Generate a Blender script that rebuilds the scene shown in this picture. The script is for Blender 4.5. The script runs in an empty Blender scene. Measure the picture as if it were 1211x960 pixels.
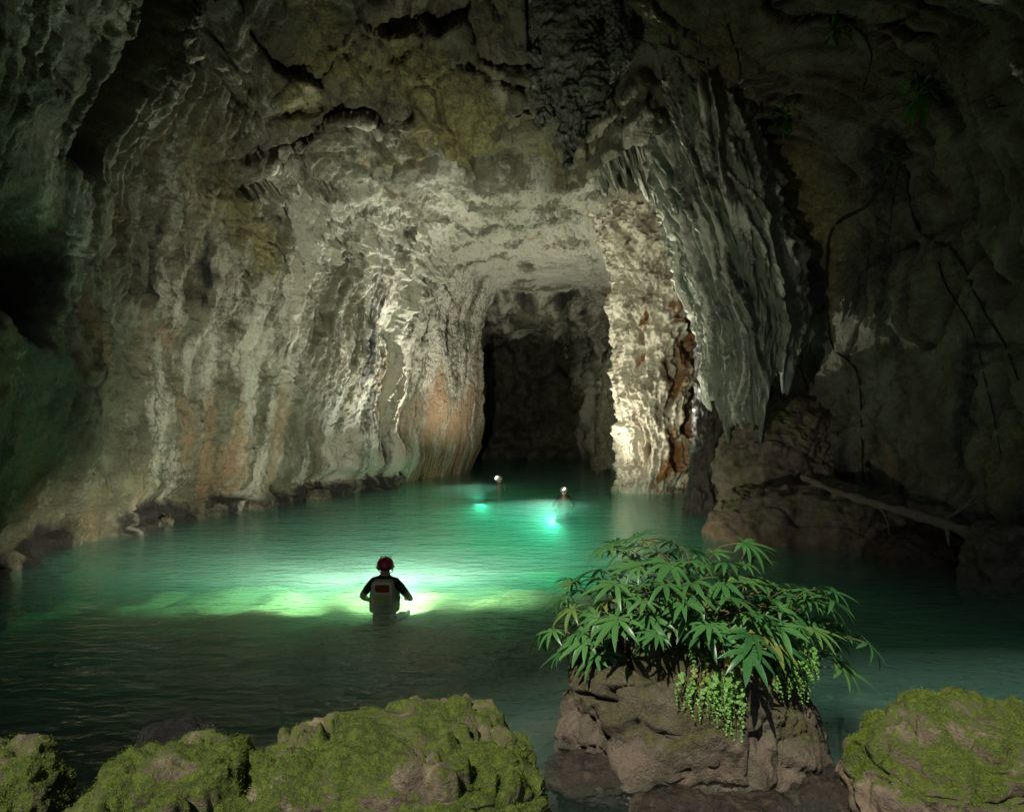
import bpy, bmesh, math, random
import numpy as np
from mathutils import Vector, Matrix

sc = bpy.context.scene
col = sc.collection
R = math.radians

# ------------------------------------------------------------------ camera
FPX, U0, V0, CH = 807.0, 605.5, 500.0, 2.6      # focal in photo pixels, principal column, horizon row, eye height over the water
cam_d = bpy.data.cameras.new("camera")
cam = bpy.data.objects.new("camera", cam_d)
col.objects.link(cam)
cam.location = (0, 0, CH)
cam.rotation_euler = (R(90), 0, 0)
cam_d.sensor_width = 36.0
cam_d.lens = 36.0 * FPX / 1211.0
cam_d.shift_y = (V0 - 480.0) / 1211.0
cam_d.clip_start = 0.05
cam_d.clip_end = 3000
sc.camera = cam

# ------------------------------------------------------------------ world, sun, exposure
SUN_DIR = Vector((0.40, 0.76, -1.0)).normalized()          # direction the light travels, in through an unseen mouth shaped to keep it on the foreground
sun_el = math.asin(-SUN_DIR.z)
sun_az = math.atan2(-SUN_DIR.x, -SUN_DIR.y)                 # clockwise from +Y
w = bpy.data.worlds.new("World"); sc.world = w; w.use_nodes = True
nt = w.node_tree
bg = nt.nodes["Background"]
sky = nt.nodes.new("ShaderNodeTexSky"); sky.sky_type = 'NISHITA'; sky.sun_disc = False
sky.sun_elevation = sun_el; sky.sun_rotation = sun_az
nt.links.new(sky.outputs[0], bg.inputs[0]); bg.inputs[1].default_value = 0.05
sl = bpy.data.lights.new("sun", 'SUN'); sl.energy = 5.0; sl.angle = R(0.6); sl.color = (1.0, 0.95, 0.84)
so = bpy.data.objects.new("sun", sl); col.objects.link(so)
so.rotation_euler = SUN_DIR.to_track_quat('-Z', 'Y').to_euler()
vs = sc.view_settings
vs.view_transform = 'Standard'; vs.look = 'None'; vs.exposure = 0.0; vs.gamma = 1.0; vs.use_curve_mapping = False
sc.cycles.use_denoising = True
sc.cycles.max_bounces = 5; sc.cycles.diffuse_bounces = 3; sc.cycles.glossy_bounces = 2; sc.cycles.volume_bounces = 1
sc.cycles.transparent_max_bounces = 6
sc.cycles.sample_clamp_indirect = 4.0
sc.cycles.caustics_reflective = False; sc.cycles.caustics_refractive = False

# ------------------------------------------------------------------ noise
_rng = np.random.default_rng(11)
_G = _rng.normal(size=(4096, 3)).astype(np.float32)
_G /= np.linalg.norm(_G, axis=1)[:, None]
_V = _rng.random((4096, 3)).astype(np.float32)

def _hash(ix, iy, iz, seed):
    h = (ix * np.uint32(374761393) + iy * np.uint32(668265263) + iz * np.uint32(2246822519) + np.uint32((seed * 974711 + 17) & 0xffffffff))
    h = (h ^ (h >> np.uint32(13))) * np.uint32(1274126177)
    return ((h ^ (h >> np.uint32(16))) & np.uint32(4095)).astype(np.int32)

def perlin(P, seed=0):
    P = np.asarray(P, np.float32)
    fl = np.floor(P); f = P - fl
    I = (fl.astype(np.int64) & 0xffffffff).astype(np.uint32)
    u = f * f * f * (f * (f * 6 - 15) + 10)
    out = np.zeros(P.shape[0], np.float32)
    o = np.uint32(1)
    for a in (0, 1):
        X = I[:, 0] + (o if a else np.uint32(0)); wx = u[:, 0] if a else 1 - u[:, 0]
        for b in (0, 1):
            Y = I[:, 1] + (o if b else np.uint32(0)); wy = u[:, 1] if b else 1 - u[:, 1]
            for c in (0, 1):
                Z = I[:, 2] + (o if c else np.uint32(0)); wz = u[:, 2] if c else 1 - u[:, 2]
                g = _G[_hash(X, Y, Z, seed)]
                d = g[:, 0] * (f[:, 0] - a) + g[:, 1] * (f[:, 1] - b) + g[:, 2] * (f[:, 2] - c)
                out += wx * wy * wz * d
    return out * 1.5

def fbm(P, scale, octv=4, gain=0.5, seed=0):
    s = np.asarray(scale, np.float32)
    Q = np.asarray(P, np.float32) / s
    r = 0; a = 1.0
    for k in range(octv):
        r = r + a * perlin(Q, seed + k * 7); Q = Q * 2.03 + 13.7; a *= gain
    return r

def ridged(P, scale, octv=3, gain=0.5, seed=0):
    s = np.asarray(scale, np.float32)
    Q = np.asarray(P, np.float32) / s
    r = 0; a = 1.0
    for k in range(octv):
        r = r + a * (1 - np.abs(perlin(Q, seed + k * 7)) * 2); Q = Q * 2.03 + 13.7; a *= gain
    return r

def worley(P, scale, seed=0):
    Q = np.asarray(P, np.float32) / np.asarray(scale, np.float32)
    fl = np.floor(Q); f = Q - fl
    I = (fl.astype(np.int64) & 0xffffffff).astype(np.uint32)
    n = Q.shape[0]
    f1 = np.full(n, 9, np.float32); f2 = np.full(n, 9, np.float32); idv = np.zeros((n, 3), np.float32)
    for a in (-1, 0, 1):
        for b in (-1, 0, 1):
            for c in (-1, 0, 1):
                h = _hash(I[:, 0] + np.uint32(a & 0xffffffff), I[:, 1] + np.uint32(b & 0xffffffff), I[:, 2] + np.uint32(c & 0xffffffff), seed)
                v = _V[h]
                d = (np.array([a, b, c], np.float32) + v - f)
                dd = np.einsum('ij,ij->i', d, d)
                m = dd < f1
                f2 = np.where(m, f1, np.minimum(f2, dd))
                f1 = np.where(m, dd, f1)
                idv[m] = v[m]
    return np.sqrt(f1), np.sqrt(f2), idv

def ss(a, b, x):
    t = np.clip((x - a) / (b - a), 0, 1)
    return t * t * (3 - 2 * t)

def bump1(x, c, w):
    return np.exp(-((x - c) / w) ** 2)

# ------------------------------------------------------------------ mesh helpers
def mesh_from(name, V, F, mats=None, smooth=True, attr=None):
    V = np.ascontiguousarray(V, np.float32); F = np.ascontiguousarray(F, np.int32)
    me = bpy.data.meshes.new(name)
    k = F.shape[1]
    me.vertices.add(len(V)); me.vertices.foreach_set("co", V.ravel())
    me.loops.add(F.size); me.loops.foreach_set("vertex_index", F.ravel())
    me.polygons.add(len(F))
    me.polygons.foreach_set("loop_start", np.arange(0, F.size, k, dtype=np.int32))
    me.polygons.foreach_set("loop_total", np.full(len(F), k, np.int32))
    me.polygons.foreach_set("use_smooth", np.full(len(F), smooth, bool))
    if attr:
        for an, A in attr.items():
            a = me.attributes.new(an, 'FLOAT_COLOR', 'POINT')
            a.data.foreach_set("color", np.ascontiguousarray(A, np.float32).ravel())
    for m in (mats or []):
        me.materials.append(m)
    me.update(calc_edges=True)
    me.validate()
    return me

def link(name, me, parent=None, **props):
    o = bpy.data.objects.new(name, me)
    col.objects.link(o)
    if parent: o.parent = parent
    for k, v in props.items(): o[k] = v
    return o

def empty(name, loc, rz=0.0, **props):
    o = bpy.data.objects.new(name, None); col.objects.link(o)
    o.location = loc; o.rotation_euler = (0, 0, rz); o.empty_display_size = 0.1
    for k, v in props.items(): o[k] = v
    return o

def grid_faces(n, m, wrap=False):
    i = np.arange(n - 1)[:, None]; j = np.arange(m if wrap else m - 1)[None, :]
    j2 = (j + 1) % m
    a = i * m + j; b = i * m + j2; c = (i + 1) * m + j2; d = (i + 1) * m + j
    return np.stack([a, b, c, d], -1).reshape(-1, 4)

def at(u, v, d):
    """point d metres ahead of the eye, seen at photo pixel u, v"""
    return Vector(((u - U0) / FPX * d, d, CH + (V0 - v) / FPX * d))

def tube(pts, rads, seg=8, noise=0.0, seed=0):
    """closed tapered tube along a polyline: arrays of verts and quads (caps are collapsed rings)"""
    pts = [Vector(p) for p in pts]
    n = len(pts); V = []
    up = Vector((0.13, 0.21, 1)).normalized()
    rr = random.Random(seed)
    for i in range(n):
        t = (pts[min(i + 1, n - 1)] - pts[max(i - 1, 0)]).normalized()
        a = t.cross(up)
        if a.length < 1e-3: a = t.cross(Vector((1, 0, 0)))
        a.normalize(); b = t.cross(a)
        for k in range(seg):
            an = 2 * math.pi * k / seg
            r = rads[i] * (1 + noise * (rr.random() - 0.5))
            V.append(pts[i] + (a * math.cos(an) + b * math.sin(an)) * r)
    V = np.array([tuple(v) for v in V], np.float32)
    F = grid_faces(n, seg, True)
    e0 = len(V); V = np.vstack([V, [tuple(pts[0])], [tuple(pts[-1])]])
    T = []
    for k in range(seg):
        T.append((k, e0, e0, (k + 1) % seg)); b0 = (n - 1) * seg
        T.append((b0 + k, b0 + (k + 1) % seg, e0 + 1, e0 + 1))
    return V, F, T

def smooth_path(P, n):
    """Catmull-Rom through points"""
    P = [np.array(p, float) for p in P]
    P = [2 * P[0] - P[1]] + P + [2 * P[-1] - P[-2]]
    m = len(P) - 3; out = []
    for t in np.linspace(0, m - 1e-6, n):
        i = int(t); s = t - i
        a, b, c, d = P[i:i + 4]
        out.append(0.5 * ((2 * b) + (-a + c) * s + (2 * a - 5 * b + 4 * c - d) * s * s + (-a + 3 * b - 3 * c + d) * s ** 3))
    return out

class MB:
    """collects pieces of one mesh"""
    def __init__(s): s.V = []; s.F = []; s.M = []
    def add(s, V, F, m=0):
        o = len(s.V)
        s.V += [tuple(map(float, v)) for v in V]
        for f in F:
            g = []
            for i in f:
                if int(i) + o not in g: g.append(int(i) + o)
            if len(g) > 2: s.F.append(g); s.M.append(m)
    def tube(s, pts, rads, seg=8, m=0, noise=0.0, seed=0):
        V, F, T = tube(pts, rads, seg, noise, seed)
        s.add(V, list(F) + T, m)
    def mesh(s, name, mats, smooth=True):
        me = bpy.data.meshes.new(name)
        me.from_pydata(s.V, [], s.F)
        for m in mats: me.materials.append(m)
        for p, mi in zip(me.polygons, s.M):
            p.use_smooth = smooth; p.material_index = mi
        me.update()
        return me

# ------------------------------------------------------------------ materials
def newmat(name):
    m = bpy.data.materials.new(name); m.use_nodes = True
    nt = m.node_tree; nt.nodes.clear()
    out = nt.nodes.new("ShaderNodeOutputMaterial")
    b = nt.nodes.new("ShaderNodeBsdfPrincipled")
    nt.links.new(b.outputs[0], out.inputs[0])
    return m, nt, b, out

def N(nt, t, **kw):
    n = nt.nodes.new("ShaderNode" + t)
    for k, v in kw.items():
        if k.startswith("i_"):
            key = k[2:]
            n.inputs[int(key) if key.isdigit() else key].default_value = v
        else: setattr(n, k, v)
    return n

def mixc(nt, fac, a, b, mode='MIX'):
    n = nt.nodes.new("ShaderNodeMix"); n.data_type = 'RGBA'; n.blend_type = mode
    for sock, v in ((n.inputs[0], fac), (n.inputs[6], a), (n.inputs[7], b)):
        if isinstance(v, bpy.types.NodeSocket): nt.links.new(v, sock)
        elif isinstance(v, (int, float)): sock.default_value = v
        else: sock.default_value = (*v, 1.0)
    return n.outputs[2]

def mathn(nt, op, a, b=None, c=None, clamp=False):
    n = nt.nodes.new("ShaderNodeMath"); n.operation = op; n.use_clamp = clamp
    for i, v in enumerate((a, b, c)):
        if v is None: continue
        if isinstance(v, bpy.types.NodeSocket): nt.links.new(v, n.inputs[i])
        else: n.inputs[i].default_value = v
    return n.outputs[0]

def ramp(nt, x, a, b):
    n = nt.nodes.new("ShaderNodeMapRange"); n.interpolation_type = 'SMOOTHSTEP'
    nt.links.new(x, n.inputs[0]); n.inputs[1].default_value = a; n.inputs[2].default_value = b
    return n.outputs[0]

def noise(nt, vec, scale, detail=6, rough=0.6):
    n = nt.nodes.new("ShaderNodeTexNoise"); n.inputs["Scale"].default_value = scale
    n.inputs["Detail"].default_value = detail; n.inputs["Roughness"].default_value = rough
    nt.links.new(vec, n.inputs["Vector"])
    return n.outputs[0]

def geo_pos(nt, sx=1, sy=1, sz=1):
    g = nt.nodes.new("ShaderNodeNewGeometry")
    mp = nt.nodes.new("ShaderNodeMapping"); mp.inputs["Scale"].default_value = (sx, sy, sz)
    nt.links.new(g.outputs["Position"], mp.inputs[0])
    return mp.outputs[0]

def rock_material(name, base_a, base_b, pale, ochre, green, dark, rough=0.7, bump=0.5, fine=1.0, green_break=1.0):
    """limestone: attribute 'mask' = r pale calcite, g ochre stain, b algae or moss, a black crust and painted-in shade"""
    m, nt, b, out = newmat(name)
    p = geo_pos(nt); pv = geo_pos(nt, 1, 1, 0.3)
    at_ = N(nt, "Attribute", attribute_name="mask")
    sep = nt.nodes.new("ShaderNodeSeparateColor"); nt.links.new(at_.outputs["Color"], sep.inputs[0])
    n1 = noise(nt, p, 1.1 * fine, 8, 0.65); n2 = noise(nt, p, 6 * fine, 8, 0.7); n3 = noise(nt, pv, 3.5 * fine, 6, 0.65)
    n4 = noise(nt, p, 24 * fine, 7, 0.75)
    c = mixc(nt, ramp(nt, n1, 0.33, 0.66), base_a, base_b)
    def soft(s, k):    # break the mask's edge up with noise
        x = mathn(nt, 'ADD', s, mathn(nt, 'MULTIPLY', mathn(nt, 'SUBTRACT', n2, 0.5), k))
        return x
    c = mixc(nt, ramp(nt, mathn(nt, 'ADD', soft(sep.outputs[0], 2.1), mathn(nt, 'MULTIPLY', mathn(nt, 'SUBTRACT', n3, 0.5), 1.4)), 0.25, 0.95), c, pale)
    c = mixc(nt, ramp(nt, soft(sep.outputs[1], 1.7), 0.25, 1.0), c, ochre)
    gcol = mixc(nt, ramp(nt, n2, 0.35, 0.65), green[0], green[1])
    c = mixc(nt, ramp(nt, soft(sep.outputs[2], green_break), 0.3, 0.85), c, gcol)
    c = mixc(nt, ramp(nt, soft(at_.outputs["Alpha"], 1.1), 0.3, 0.9), c, dark)
    v = mathn(nt, 'ADD', mathn(nt, 'MULTIPLY', n4, 0.9), 0.55)
    hsv = nt.nodes.new("ShaderNodeHueSaturation"); nt.links.new(c, hsv.inputs["Color"]); nt.links.new(v, hsv.inputs["Value"])
    nt.links.new(hsv.outputs[0], b.inputs["Base Color"])
    b.inputs["Roughness"].default_value = rough
    b.inputs["Specular IOR Level"].default_value = 0.35
    vo = nt.nodes.new("ShaderNodeTexVoronoi"); vo.inputs["Scale"].default_value = 11 * fine; nt.links.new(p, vo.inputs["Vector"])
    vo2 = nt.nodes.new("ShaderNodeTexVoronoi"); vo2.inputs["Scale"].default_value = 34 * fine; nt.links.new(p, vo2.inputs["Vector"])
    pits = mathn(nt, 'ADD', mathn(nt, 'MULTIPLY', vo.outputs[0], 0.30), mathn(nt, 'MULTIPLY', vo2.outputs[0], 0.16))
    h = mathn(nt, 'ADD', mathn(nt, 'ADD', mathn(nt, 'MULTIPLY', n2, 0.6), pits), mathn(nt, 'ADD', mathn(nt, 'MULTIPLY', n4, 0.35), mathn(nt, 'MULTIPLY', n3, 0.5)))
    bp = nt.nodes.new("ShaderNodeBump"); bp.inputs["Strength"].default_value = bump; bp.inputs["Distance"].default_value = 0.12 / fine
    nt.links.new(h, bp.inputs["Height"]); nt.links.new(bp.outputs[0], b.inputs["Normal"])
    return m

M_CAVE = rock_material("limestone", (0.085, 0.083, 0.048), (0.20, 0.195, 0.13), (0.42, 0.41, 0.32), (0.27, 0.19, 0.105),
                       ((0.12, 0.115, 0.05), (0.29, 0.255, 0.10)), (0.025, 0.024, 0.02), 0.72, 1.0)
M_PILLAR = rock_material("calcite_flowstone", (0.20, 0.175, 0.12), (0.36, 0.32, 0.235), (0.58, 0.53, 0.41), (0.20, 0.085, 0.02),
                         ((0.09, 0.11, 0.03), (0.18, 0.19, 0.06)), (0.03, 0.022, 0.014), 0.6, 0.6, 1.6)
M_MOSSROCK = rock_material("mossy_stone", (0.10, 0.075, 0.05), (0.22, 0.17, 0.12), (0.36, 0.30, 0.20), (0.14, 0.095, 0.055),
                           ((0.034, 0.060, 0.008), (0.120, 0.155, 0.020)), (0.02, 0.018, 0.014), 0.85, 1.0, 4.0, 2.6)
M_ISLAND = rock_material("island_stone", (0.055, 0.047, 0.03), (0.13, 0.11, 0.072), (0.20, 0.165, 0.12), (0.15, 0.108, 0.076),
                         ((0.045, 0.046, 0.016), (0.115, 0.105, 0.04)), (0.015, 0.013, 0.01), 0.75, 1.0, 3.5)
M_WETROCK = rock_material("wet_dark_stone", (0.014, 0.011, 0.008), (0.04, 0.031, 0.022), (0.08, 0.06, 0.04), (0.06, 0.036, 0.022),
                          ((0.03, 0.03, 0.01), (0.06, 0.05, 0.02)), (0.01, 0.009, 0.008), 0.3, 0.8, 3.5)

def simple(name, colr, rough=0.6, spec=0.4, vary=0.25, scale=20, bump=0.0, metallic=0.0, trans=0.0):
    m, nt, b, out = newmat(name)
    p = nt.nodes.new("ShaderNodeTexCoord").outputs["Object"]
    n = noise(nt, p, scale, 5, 0.6)
    v = mathn(nt, 'ADD', mathn(nt, 'MULTIPLY', mathn(nt, 'SUBTRACT', n, 0.5), vary * 3), 1.0)
    hsv = nt.nodes.new("ShaderNodeHueSaturation"); hsv.inputs["Color"].default_value = (*colr, 1); nt.links.new(v, hsv.inputs["Value"])
    nt.links.new(hsv.outputs[0], b.inputs["Base Color"])
    b.inputs["Roughness"].default_value = rough; b.inputs["Specular IOR Level"].default_value = spec; b.inputs["Metallic"].default_value = metallic
    if bump:
        bp = nt.nodes.new("ShaderNodeBump"); bp.inputs["Strength"].default_value = bump; bp.inputs["Distance"].default_value = 0.02
        nt.links.new(n, bp.inputs["Height"]); nt.links.new(bp.outputs[0], b.inputs["Normal"])
    if trans:
        tr = nt.nodes.new("ShaderNodeBsdfTranslucent"); nt.links.new(hsv.outputs[0], tr.inputs[0])
        mx = nt.nodes.new("ShaderNodeMixShader"); mx.inputs[0].default_value = trans
        nt.links.new(b.outputs[0], mx.inputs[1]); nt.links.new(tr.outputs[0], mx.inputs[2]); nt.links.new(mx.outputs[0], out.inputs[0])
    return m

# ------------------------------------------------------------------ the cave: one long vault, split into left wall, ceiling, right wall
XL = [(-1.2, -6.6), (5, -8.0), (11, -8.5), (14, -9.0), (17.8, -8.9), (20.5, -7.8), (23.8, -6.3), (28.7, -4.7), (33, -3.1), (36, -1.9), (37.2, -1.6), (39, -2.6), (42, -3.4), (54, -4)]  # first entry: unseen mouth side, pulled in to keep sun off the water
XR = [(-1.2, 9), (5, 9.3), (11, 8.8), (13, 9.2), (15, 8.6), (18, 7.9), (21, 7.4), (24, 7.4), (27, 7.3), (30, 7.2), (34, 7.2), (36.5, 7.0), (38, 6.5), (40, 5.9), (54, 4.6)]
HC = [(-1.2, 12.0), (2, 13.5), (8, 15.5), (13, 15.0), (15.5, 14.0), (17.2, 12.6), (18.3, 10.5), (20, 10.0), (23, 10.2), (28, 10.2), (33, 10.0), (36, 9.9), (38, 9.8), (42, 9.3), (54, 8.5)]  # first entry: unseen mouth lip, its height set to cut off the sun
def curve(tab, d, k=0.5):
    a = np.array(tab, float)
    return (np.interp(d - k, a[:, 0], a[:, 1]) + 2 * np.interp(d, a[:, 0], a[:, 1]) + np.interp(d + k, a[:, 0], a[:, 1])) / 4

ds = np.concatenate([np.arange(-1.2, 9, 0.25), np.arange(9, 15, 0.06), np.arange(15, 38, 0.043), np.arange(38, 52.1, 0.14)])
n_exp = 3.4
th = np.linspace(0, math.pi, 4000)
px = -np.sign(np.cos(th)) * np.abs(np.cos(th)) ** (2 / n_exp) * 7.2
pz = np.abs(np.sin(th)) ** (2 / n_exp) * 11
arc = np.concatenate([[0], np.cumsum(np.hypot(np.diff(px), np.diff(pz)))])
NT = 780
thq = np.interp(np.linspace(0, arc[-1], NT), arc, th)
low = np.linspace(-2.5, -0.06, 22)
cx = np.concatenate([np.full(22, -1.0), -np.sign(np.cos(thq)) * np.abs(np.cos(thq)) ** (2 / n_exp), np.full(22, 1.0)])
cz = np.concatenate([low, np.abs(np.sin(thq)) ** (2 / n_exp), low[::-1]])
isz = np.concatenate([np.ones(22, bool), np.zeros(NT, bool), np.ones(22, bool)])
xl, xr, hc = curve(XL, ds), curve(XR, ds), curve(HC, ds, 0.3)
cc = (xl + xr) / 2; hw = (xr - xl) / 2
nd = (3.4 + 5.0 * ss(26, 33, ds))[:, None]              # the passage is squarer than the hall
cx2 = np.sign(cx)[None, :] * np.abs(cx)[None, :] ** (n_exp / nd)
cz2 = np.abs(cz)[None, :] ** (n_exp / nd)
X = cc[:, None] + hw[:, None] * cx2
Z = np.where(isz[None, :], cz[None, :], hc[:, None] * cz2)
Y = np.repeat(ds[:, None], X.shape[1], 1)
# the vault leans: walls open outwards with height on the left of the hall
B = np.stack([X, Y, Z], -1)
du = np.gradient(B, axis=0); dv = np.gradient(B, axis=1)
NR = np.cross(dv, du); NR /= np.linalg.norm(NR, axis=-1)[..., None] + 1e-9
inward = np.stack([cc[:, None] - X, np.zeros_like(X), hc[:, None] * 0.4 - Z], -1)
sgn = np.sign((NR * inward).sum(-1).mean())
NR *= sgn
n_, m_ = X.shape
P = B.reshape(-1, 3).astype(np.float32); NRf = NR.reshape(-1, 3).astype(np.float32)
x, y, z = P[:, 0], P[:, 1], P[:, 2]
nx, ny, nz = NRf[:, 0], NRf[:, 1], NRf[:, 2]
wallL = ss(0.25, 0.7, nx) ; wallR = ss(0.25, 0.7, -nx); ceil = ss(0.2, 0.65, -nz)
warp = np.stack([fbm(P, 2.5, 2, seed=31), fbm(P, 2.5, 2, seed=47), fbm(P, 2.5, 2, seed=59)], -1) * 0.55
Pw = P + warp
deep = ss(28.5, 31.5, y)                                   # the passage is smoother than the hall
D = (0.75 - 0.45 * deep) * fbm(Pw, 5.0, 2, seed=1) + (0.24 - 0.10 * deep) * fbm(Pw, 1.7, 2, seed=3)
rough_amt = 0.25 + 0.75 * ss(-0.15, 0.45, fbm(P, 2.6, 3, seed=5))
rough_amt = rough_amt * (1 - 0.45 * deep) * (1 - 0.35 * wallL)
patch = fbm(P, 3.5, 2, seed=25)
fl_mask = wallL * ss(4.0, 6.4, z + patch * 1.4) * ss(13.5, 16, y + patch) * (1 - ss(24, 27, y))
D += rough_amt * (0.15 * fbm(Pw, 0.8, 2, 0.6, seed=9) + 0.075 * ridged(P + warp * 0.4, 0.32, 3, 0.62, seed=15)) + 0.035 * fbm(P, 0.17, 2, 0.7, seed=17)
pit1, pit2, _p = worley(P + warp * 0.3, (0.30, 0.30, 0.24), seed=19)
D += rough_amt * 0.12 * (np.clip(pit1, 0, 0.75) - 0.45) * ss(-0.1, 0.3, fbm(P, 1.3, 2, seed=18))
blk_mask = np.clip(ceil + (1 - wallL) * (1 - wallR) * 0.8, 0, 1) * ss(10.5, 13, y) * (1 - ss(19.5, 22, y)) * (1 - ss(3.5, 5.5, x))
# fluted flowstone: ribs that run down the wall, leaning a little
s_arc = y + x * 0.9 - 0.20 * (z - 6)
fl_P = np.stack([s_arc, x * 0.0, z], -1) + np.stack([warp[:, 0] * 0.35, warp[:, 1] * 0, warp[:, 2]], -1)
flute = ridged(fl_P, (0.52, 1, 4.6), 3, 0.62, seed=21)
fine_fl = ridged(fl_P, (0.30, 1, 7.0), 2, 0.6, seed=23)
fl_right = wallR * ss(5.5, 8.5, z + patch) * 0.7
groove = np.abs(perlin(fl_P / np.array([0.50, 1, 3.4], np.float32), 24)); groove2 = np.abs(perlin(fl_P / np.array([0.24, 1, 2.2], np.float32) + 7.3, 26))
D += ((flute - 0.6) * 0.26 - 0.42 * (1 - ss(0.0, 0.17, groove)) - 0.14 * (1 - ss(0.0, 0.2, groove2))) * np.clip(fl_mask + 0.8 * wallL * blk_mask * ss(6, 8, z) + fl_right, 0, 1)
D += (fine_fl - 0.5) * 0.17 * wallL * (1 - fl_mask) * ss(-0.35, 0.25, fbm(P, (2.2, 2.2, 5), 2, seed=27))
# fractures and bedding
bd = np.abs(fbm(np.stack([x, y, z * 1.0], -1) + warp * 0.8, (4.5, 4.5, 1.3), 3, seed=28)); fc = np.abs(fbm(Pw, (1.7, 1.7, 3.0), 3, seed=29))
gate_c = ss(0.0, 0.3, fbm(P, 2.4, 2, seed=30))
D -= gate_c * (1 - 0.6 * deep) * (0.16 * (1 - ss(0.0, 0.03, bd)) + 0.13 * (1 - ss(0.0, 0.025, fc)))
# broken blocks in the roof of the hall
f1, f2, idv = worley(Pw, (1.9, 1.5, 1.3), seed=4)
D += blk_mask * ((idv[:, 0] - 0.5) * 1.1 - 0.35 * (1 - ss(0.0, 0.10, f2 - f1)))
fb1, fb2, idb = worley(Pw, 0.7, seed=8)
D += (blk_mask * 0.8 + 0.25 * ceil) * ((idb[:, 1] - 0.5) * 0.32 - 0.12 * (1 - ss(0, 0.1, fb2 - fb1)))
# stalactite fringe and knobbly calcite where the passage roof meets its walls
kn = fbm(np.stack([x, y, z * 0.25], -1), 0.34, 2, seed=41)
kn_mask = ss(7.0, 8.6, z) * ss(19.5, 22, y) * (1 - ss(35.5, 37, y))
D += kn_mask * np.clip(kn, 0, 1) * (0.7 - 0.62 * ss(29, 34, y)) * (0.35 + 0.65 * np.clip(wallL + wallR + (1 - ceil), 0, 1))
# single features of the left wall: a flowstone column, two hollows, undercut at the waterline, ledge of blocks
D += wallL * 0.65 * bump1(y + 0.05 * z, 27.9, 0.33) * (1 - ss(8.5, 10, z))
D -= wallL * 1.5 * ss(0.25, 0.6, bump1(y, 12.3, 1.0) * bump1(z, 5.3, 1.2) + 0.15 * patch)
D -= wallL * 2.4 * ss(0.3, 0.6, bump1(y - 0.12 * (z - 8), 14.0, 0.7) * ss(6.5, 9, z) + 0.1 * patch)
wl = 1 - ss(0.35, 0.95, z + 0.35 * patch)
D -= (wallL + wallR * 0.6) * wl * 0.55 * ss(8, 10, y)
g1, g2, gid = worley(P, (0.9, 0.9, 0.5), seed=14)
D += wallL * (1 - ss(0.2, 0.75, z)) * ((gid[:, 2]) * 0.75 - 0.25 * (1 - ss(0, 0.14, g2 - g1))) * (1 - ss(27, 31, y))
# cracks down the right wall
cr = np.abs(perlin(np.stack([(y + x * 0.5 + 0.1 * z) / 1.6, x * 0, z / 5.5], -1) + np.stack([warp[:, 0] * .7, warp[:, 1] * 0, warp[:, 2] * .3], -1), 77))
D -= wallR * 0.5 * (1 - ss(0.0, 0.045, cr)) * (1 - ss(20, 23, y))
D *= (0.35 + 0.65 * ss(1, 5, y))
D += ss(36.8, 38.5, y) * (0.9 * fbm(Pw, 2.4, 3, seed=71) + 0.25 * ridged(Pw, 0.8, 2, seed=73))
PD = P + NRf * D[:, None]
# coarse sideways scatter so that edges are not all along one direction
PD += (np.stack([fbm(P, 0.5, 2, seed=61), fbm(P, 0.5, 2, seed=63), fbm(P, 0.5, 2, seed=65)], -1) * 0.07)

# what the stone is made of, plus shade painted into the dark mask
m1 = fbm(P, 2.2, 4, seed=81); m2 = fbm(P, (1.4, 1.4, 5.0), 4, seed=83); m3 = fbm(P, 3.2, 3, seed=85); m4 = fbm(P, (0.8, 0.8, 3.0), 3, seed=87)
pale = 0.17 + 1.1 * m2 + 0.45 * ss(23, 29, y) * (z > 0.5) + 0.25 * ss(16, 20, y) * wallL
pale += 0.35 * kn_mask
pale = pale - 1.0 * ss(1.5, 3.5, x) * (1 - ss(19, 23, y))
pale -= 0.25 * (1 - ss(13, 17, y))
ochre = -0.05 + 0.8 * m4 + 0.35 * wallL * (1 - ss(2.5, 5.5, z)) + 0.40 * wallL * ss(29, 32, y) * (1 - ss(4.5, 8, z))
green = -0.42 + 0.6 * m3 + 0.55 * ss(0.3, 0.7, -ny + 0.3) * ss(15, 17, y) * (1 - ss(19.5, 20.5, y)) + 0.22 * blk_mask * ss(-0.2, 0.3, m1) + 0.25 * wallR * (1 - ss(19, 23, y)) + 0.15 * (1 - ss(13, 18, y))
dark = -0.16 + 0.85 * fbm(P, (1.6, 1.6, 4.5), 4, seed=91)
dark += 0.9 * wallL * (1 - ss(0.2, 0.9, z)) * (1 - ss(28, 31, y)) + 0.8 * wallL * ss(0.25, 0.6, bump1(y, 12.3, 1.2) * bump1(z, 5.3, 1.4))  # the hollow is painted dark, standing for the shade inside it
dark += 0.5 * wallR * (1 - ss(20, 23, y)) + 0.5 * ss(36.8, 38, y)  # passage past its corner painted darker, for want of light there
yp = bump1(x, -1.4, 1.7) * ss(8.4, 9.2, z) * (1 - ss(11.2, 12.4, z)) * bump1(y, 18.8, 2.2)      # yellow lichen on the brow over the passage
green = green + 1.1 * yp; dark = dark - 0.5 * yp
stk = fbm(fl_P, (0.45, 1, 5.0), 4, 0.6, seed=93); stk2 = fbm(fl_P, (0.7, 1, 6.0), 4, 0.6, seed=95)
pale = pale + 0.55 * wallL * stk2; dark = dark + 0.75 * wallL * np.clip(stk - 0.05, 0, 1)
mask = np.clip(np.stack([pale, ochre, green, dark], -1), 0, 1.2)

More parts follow.
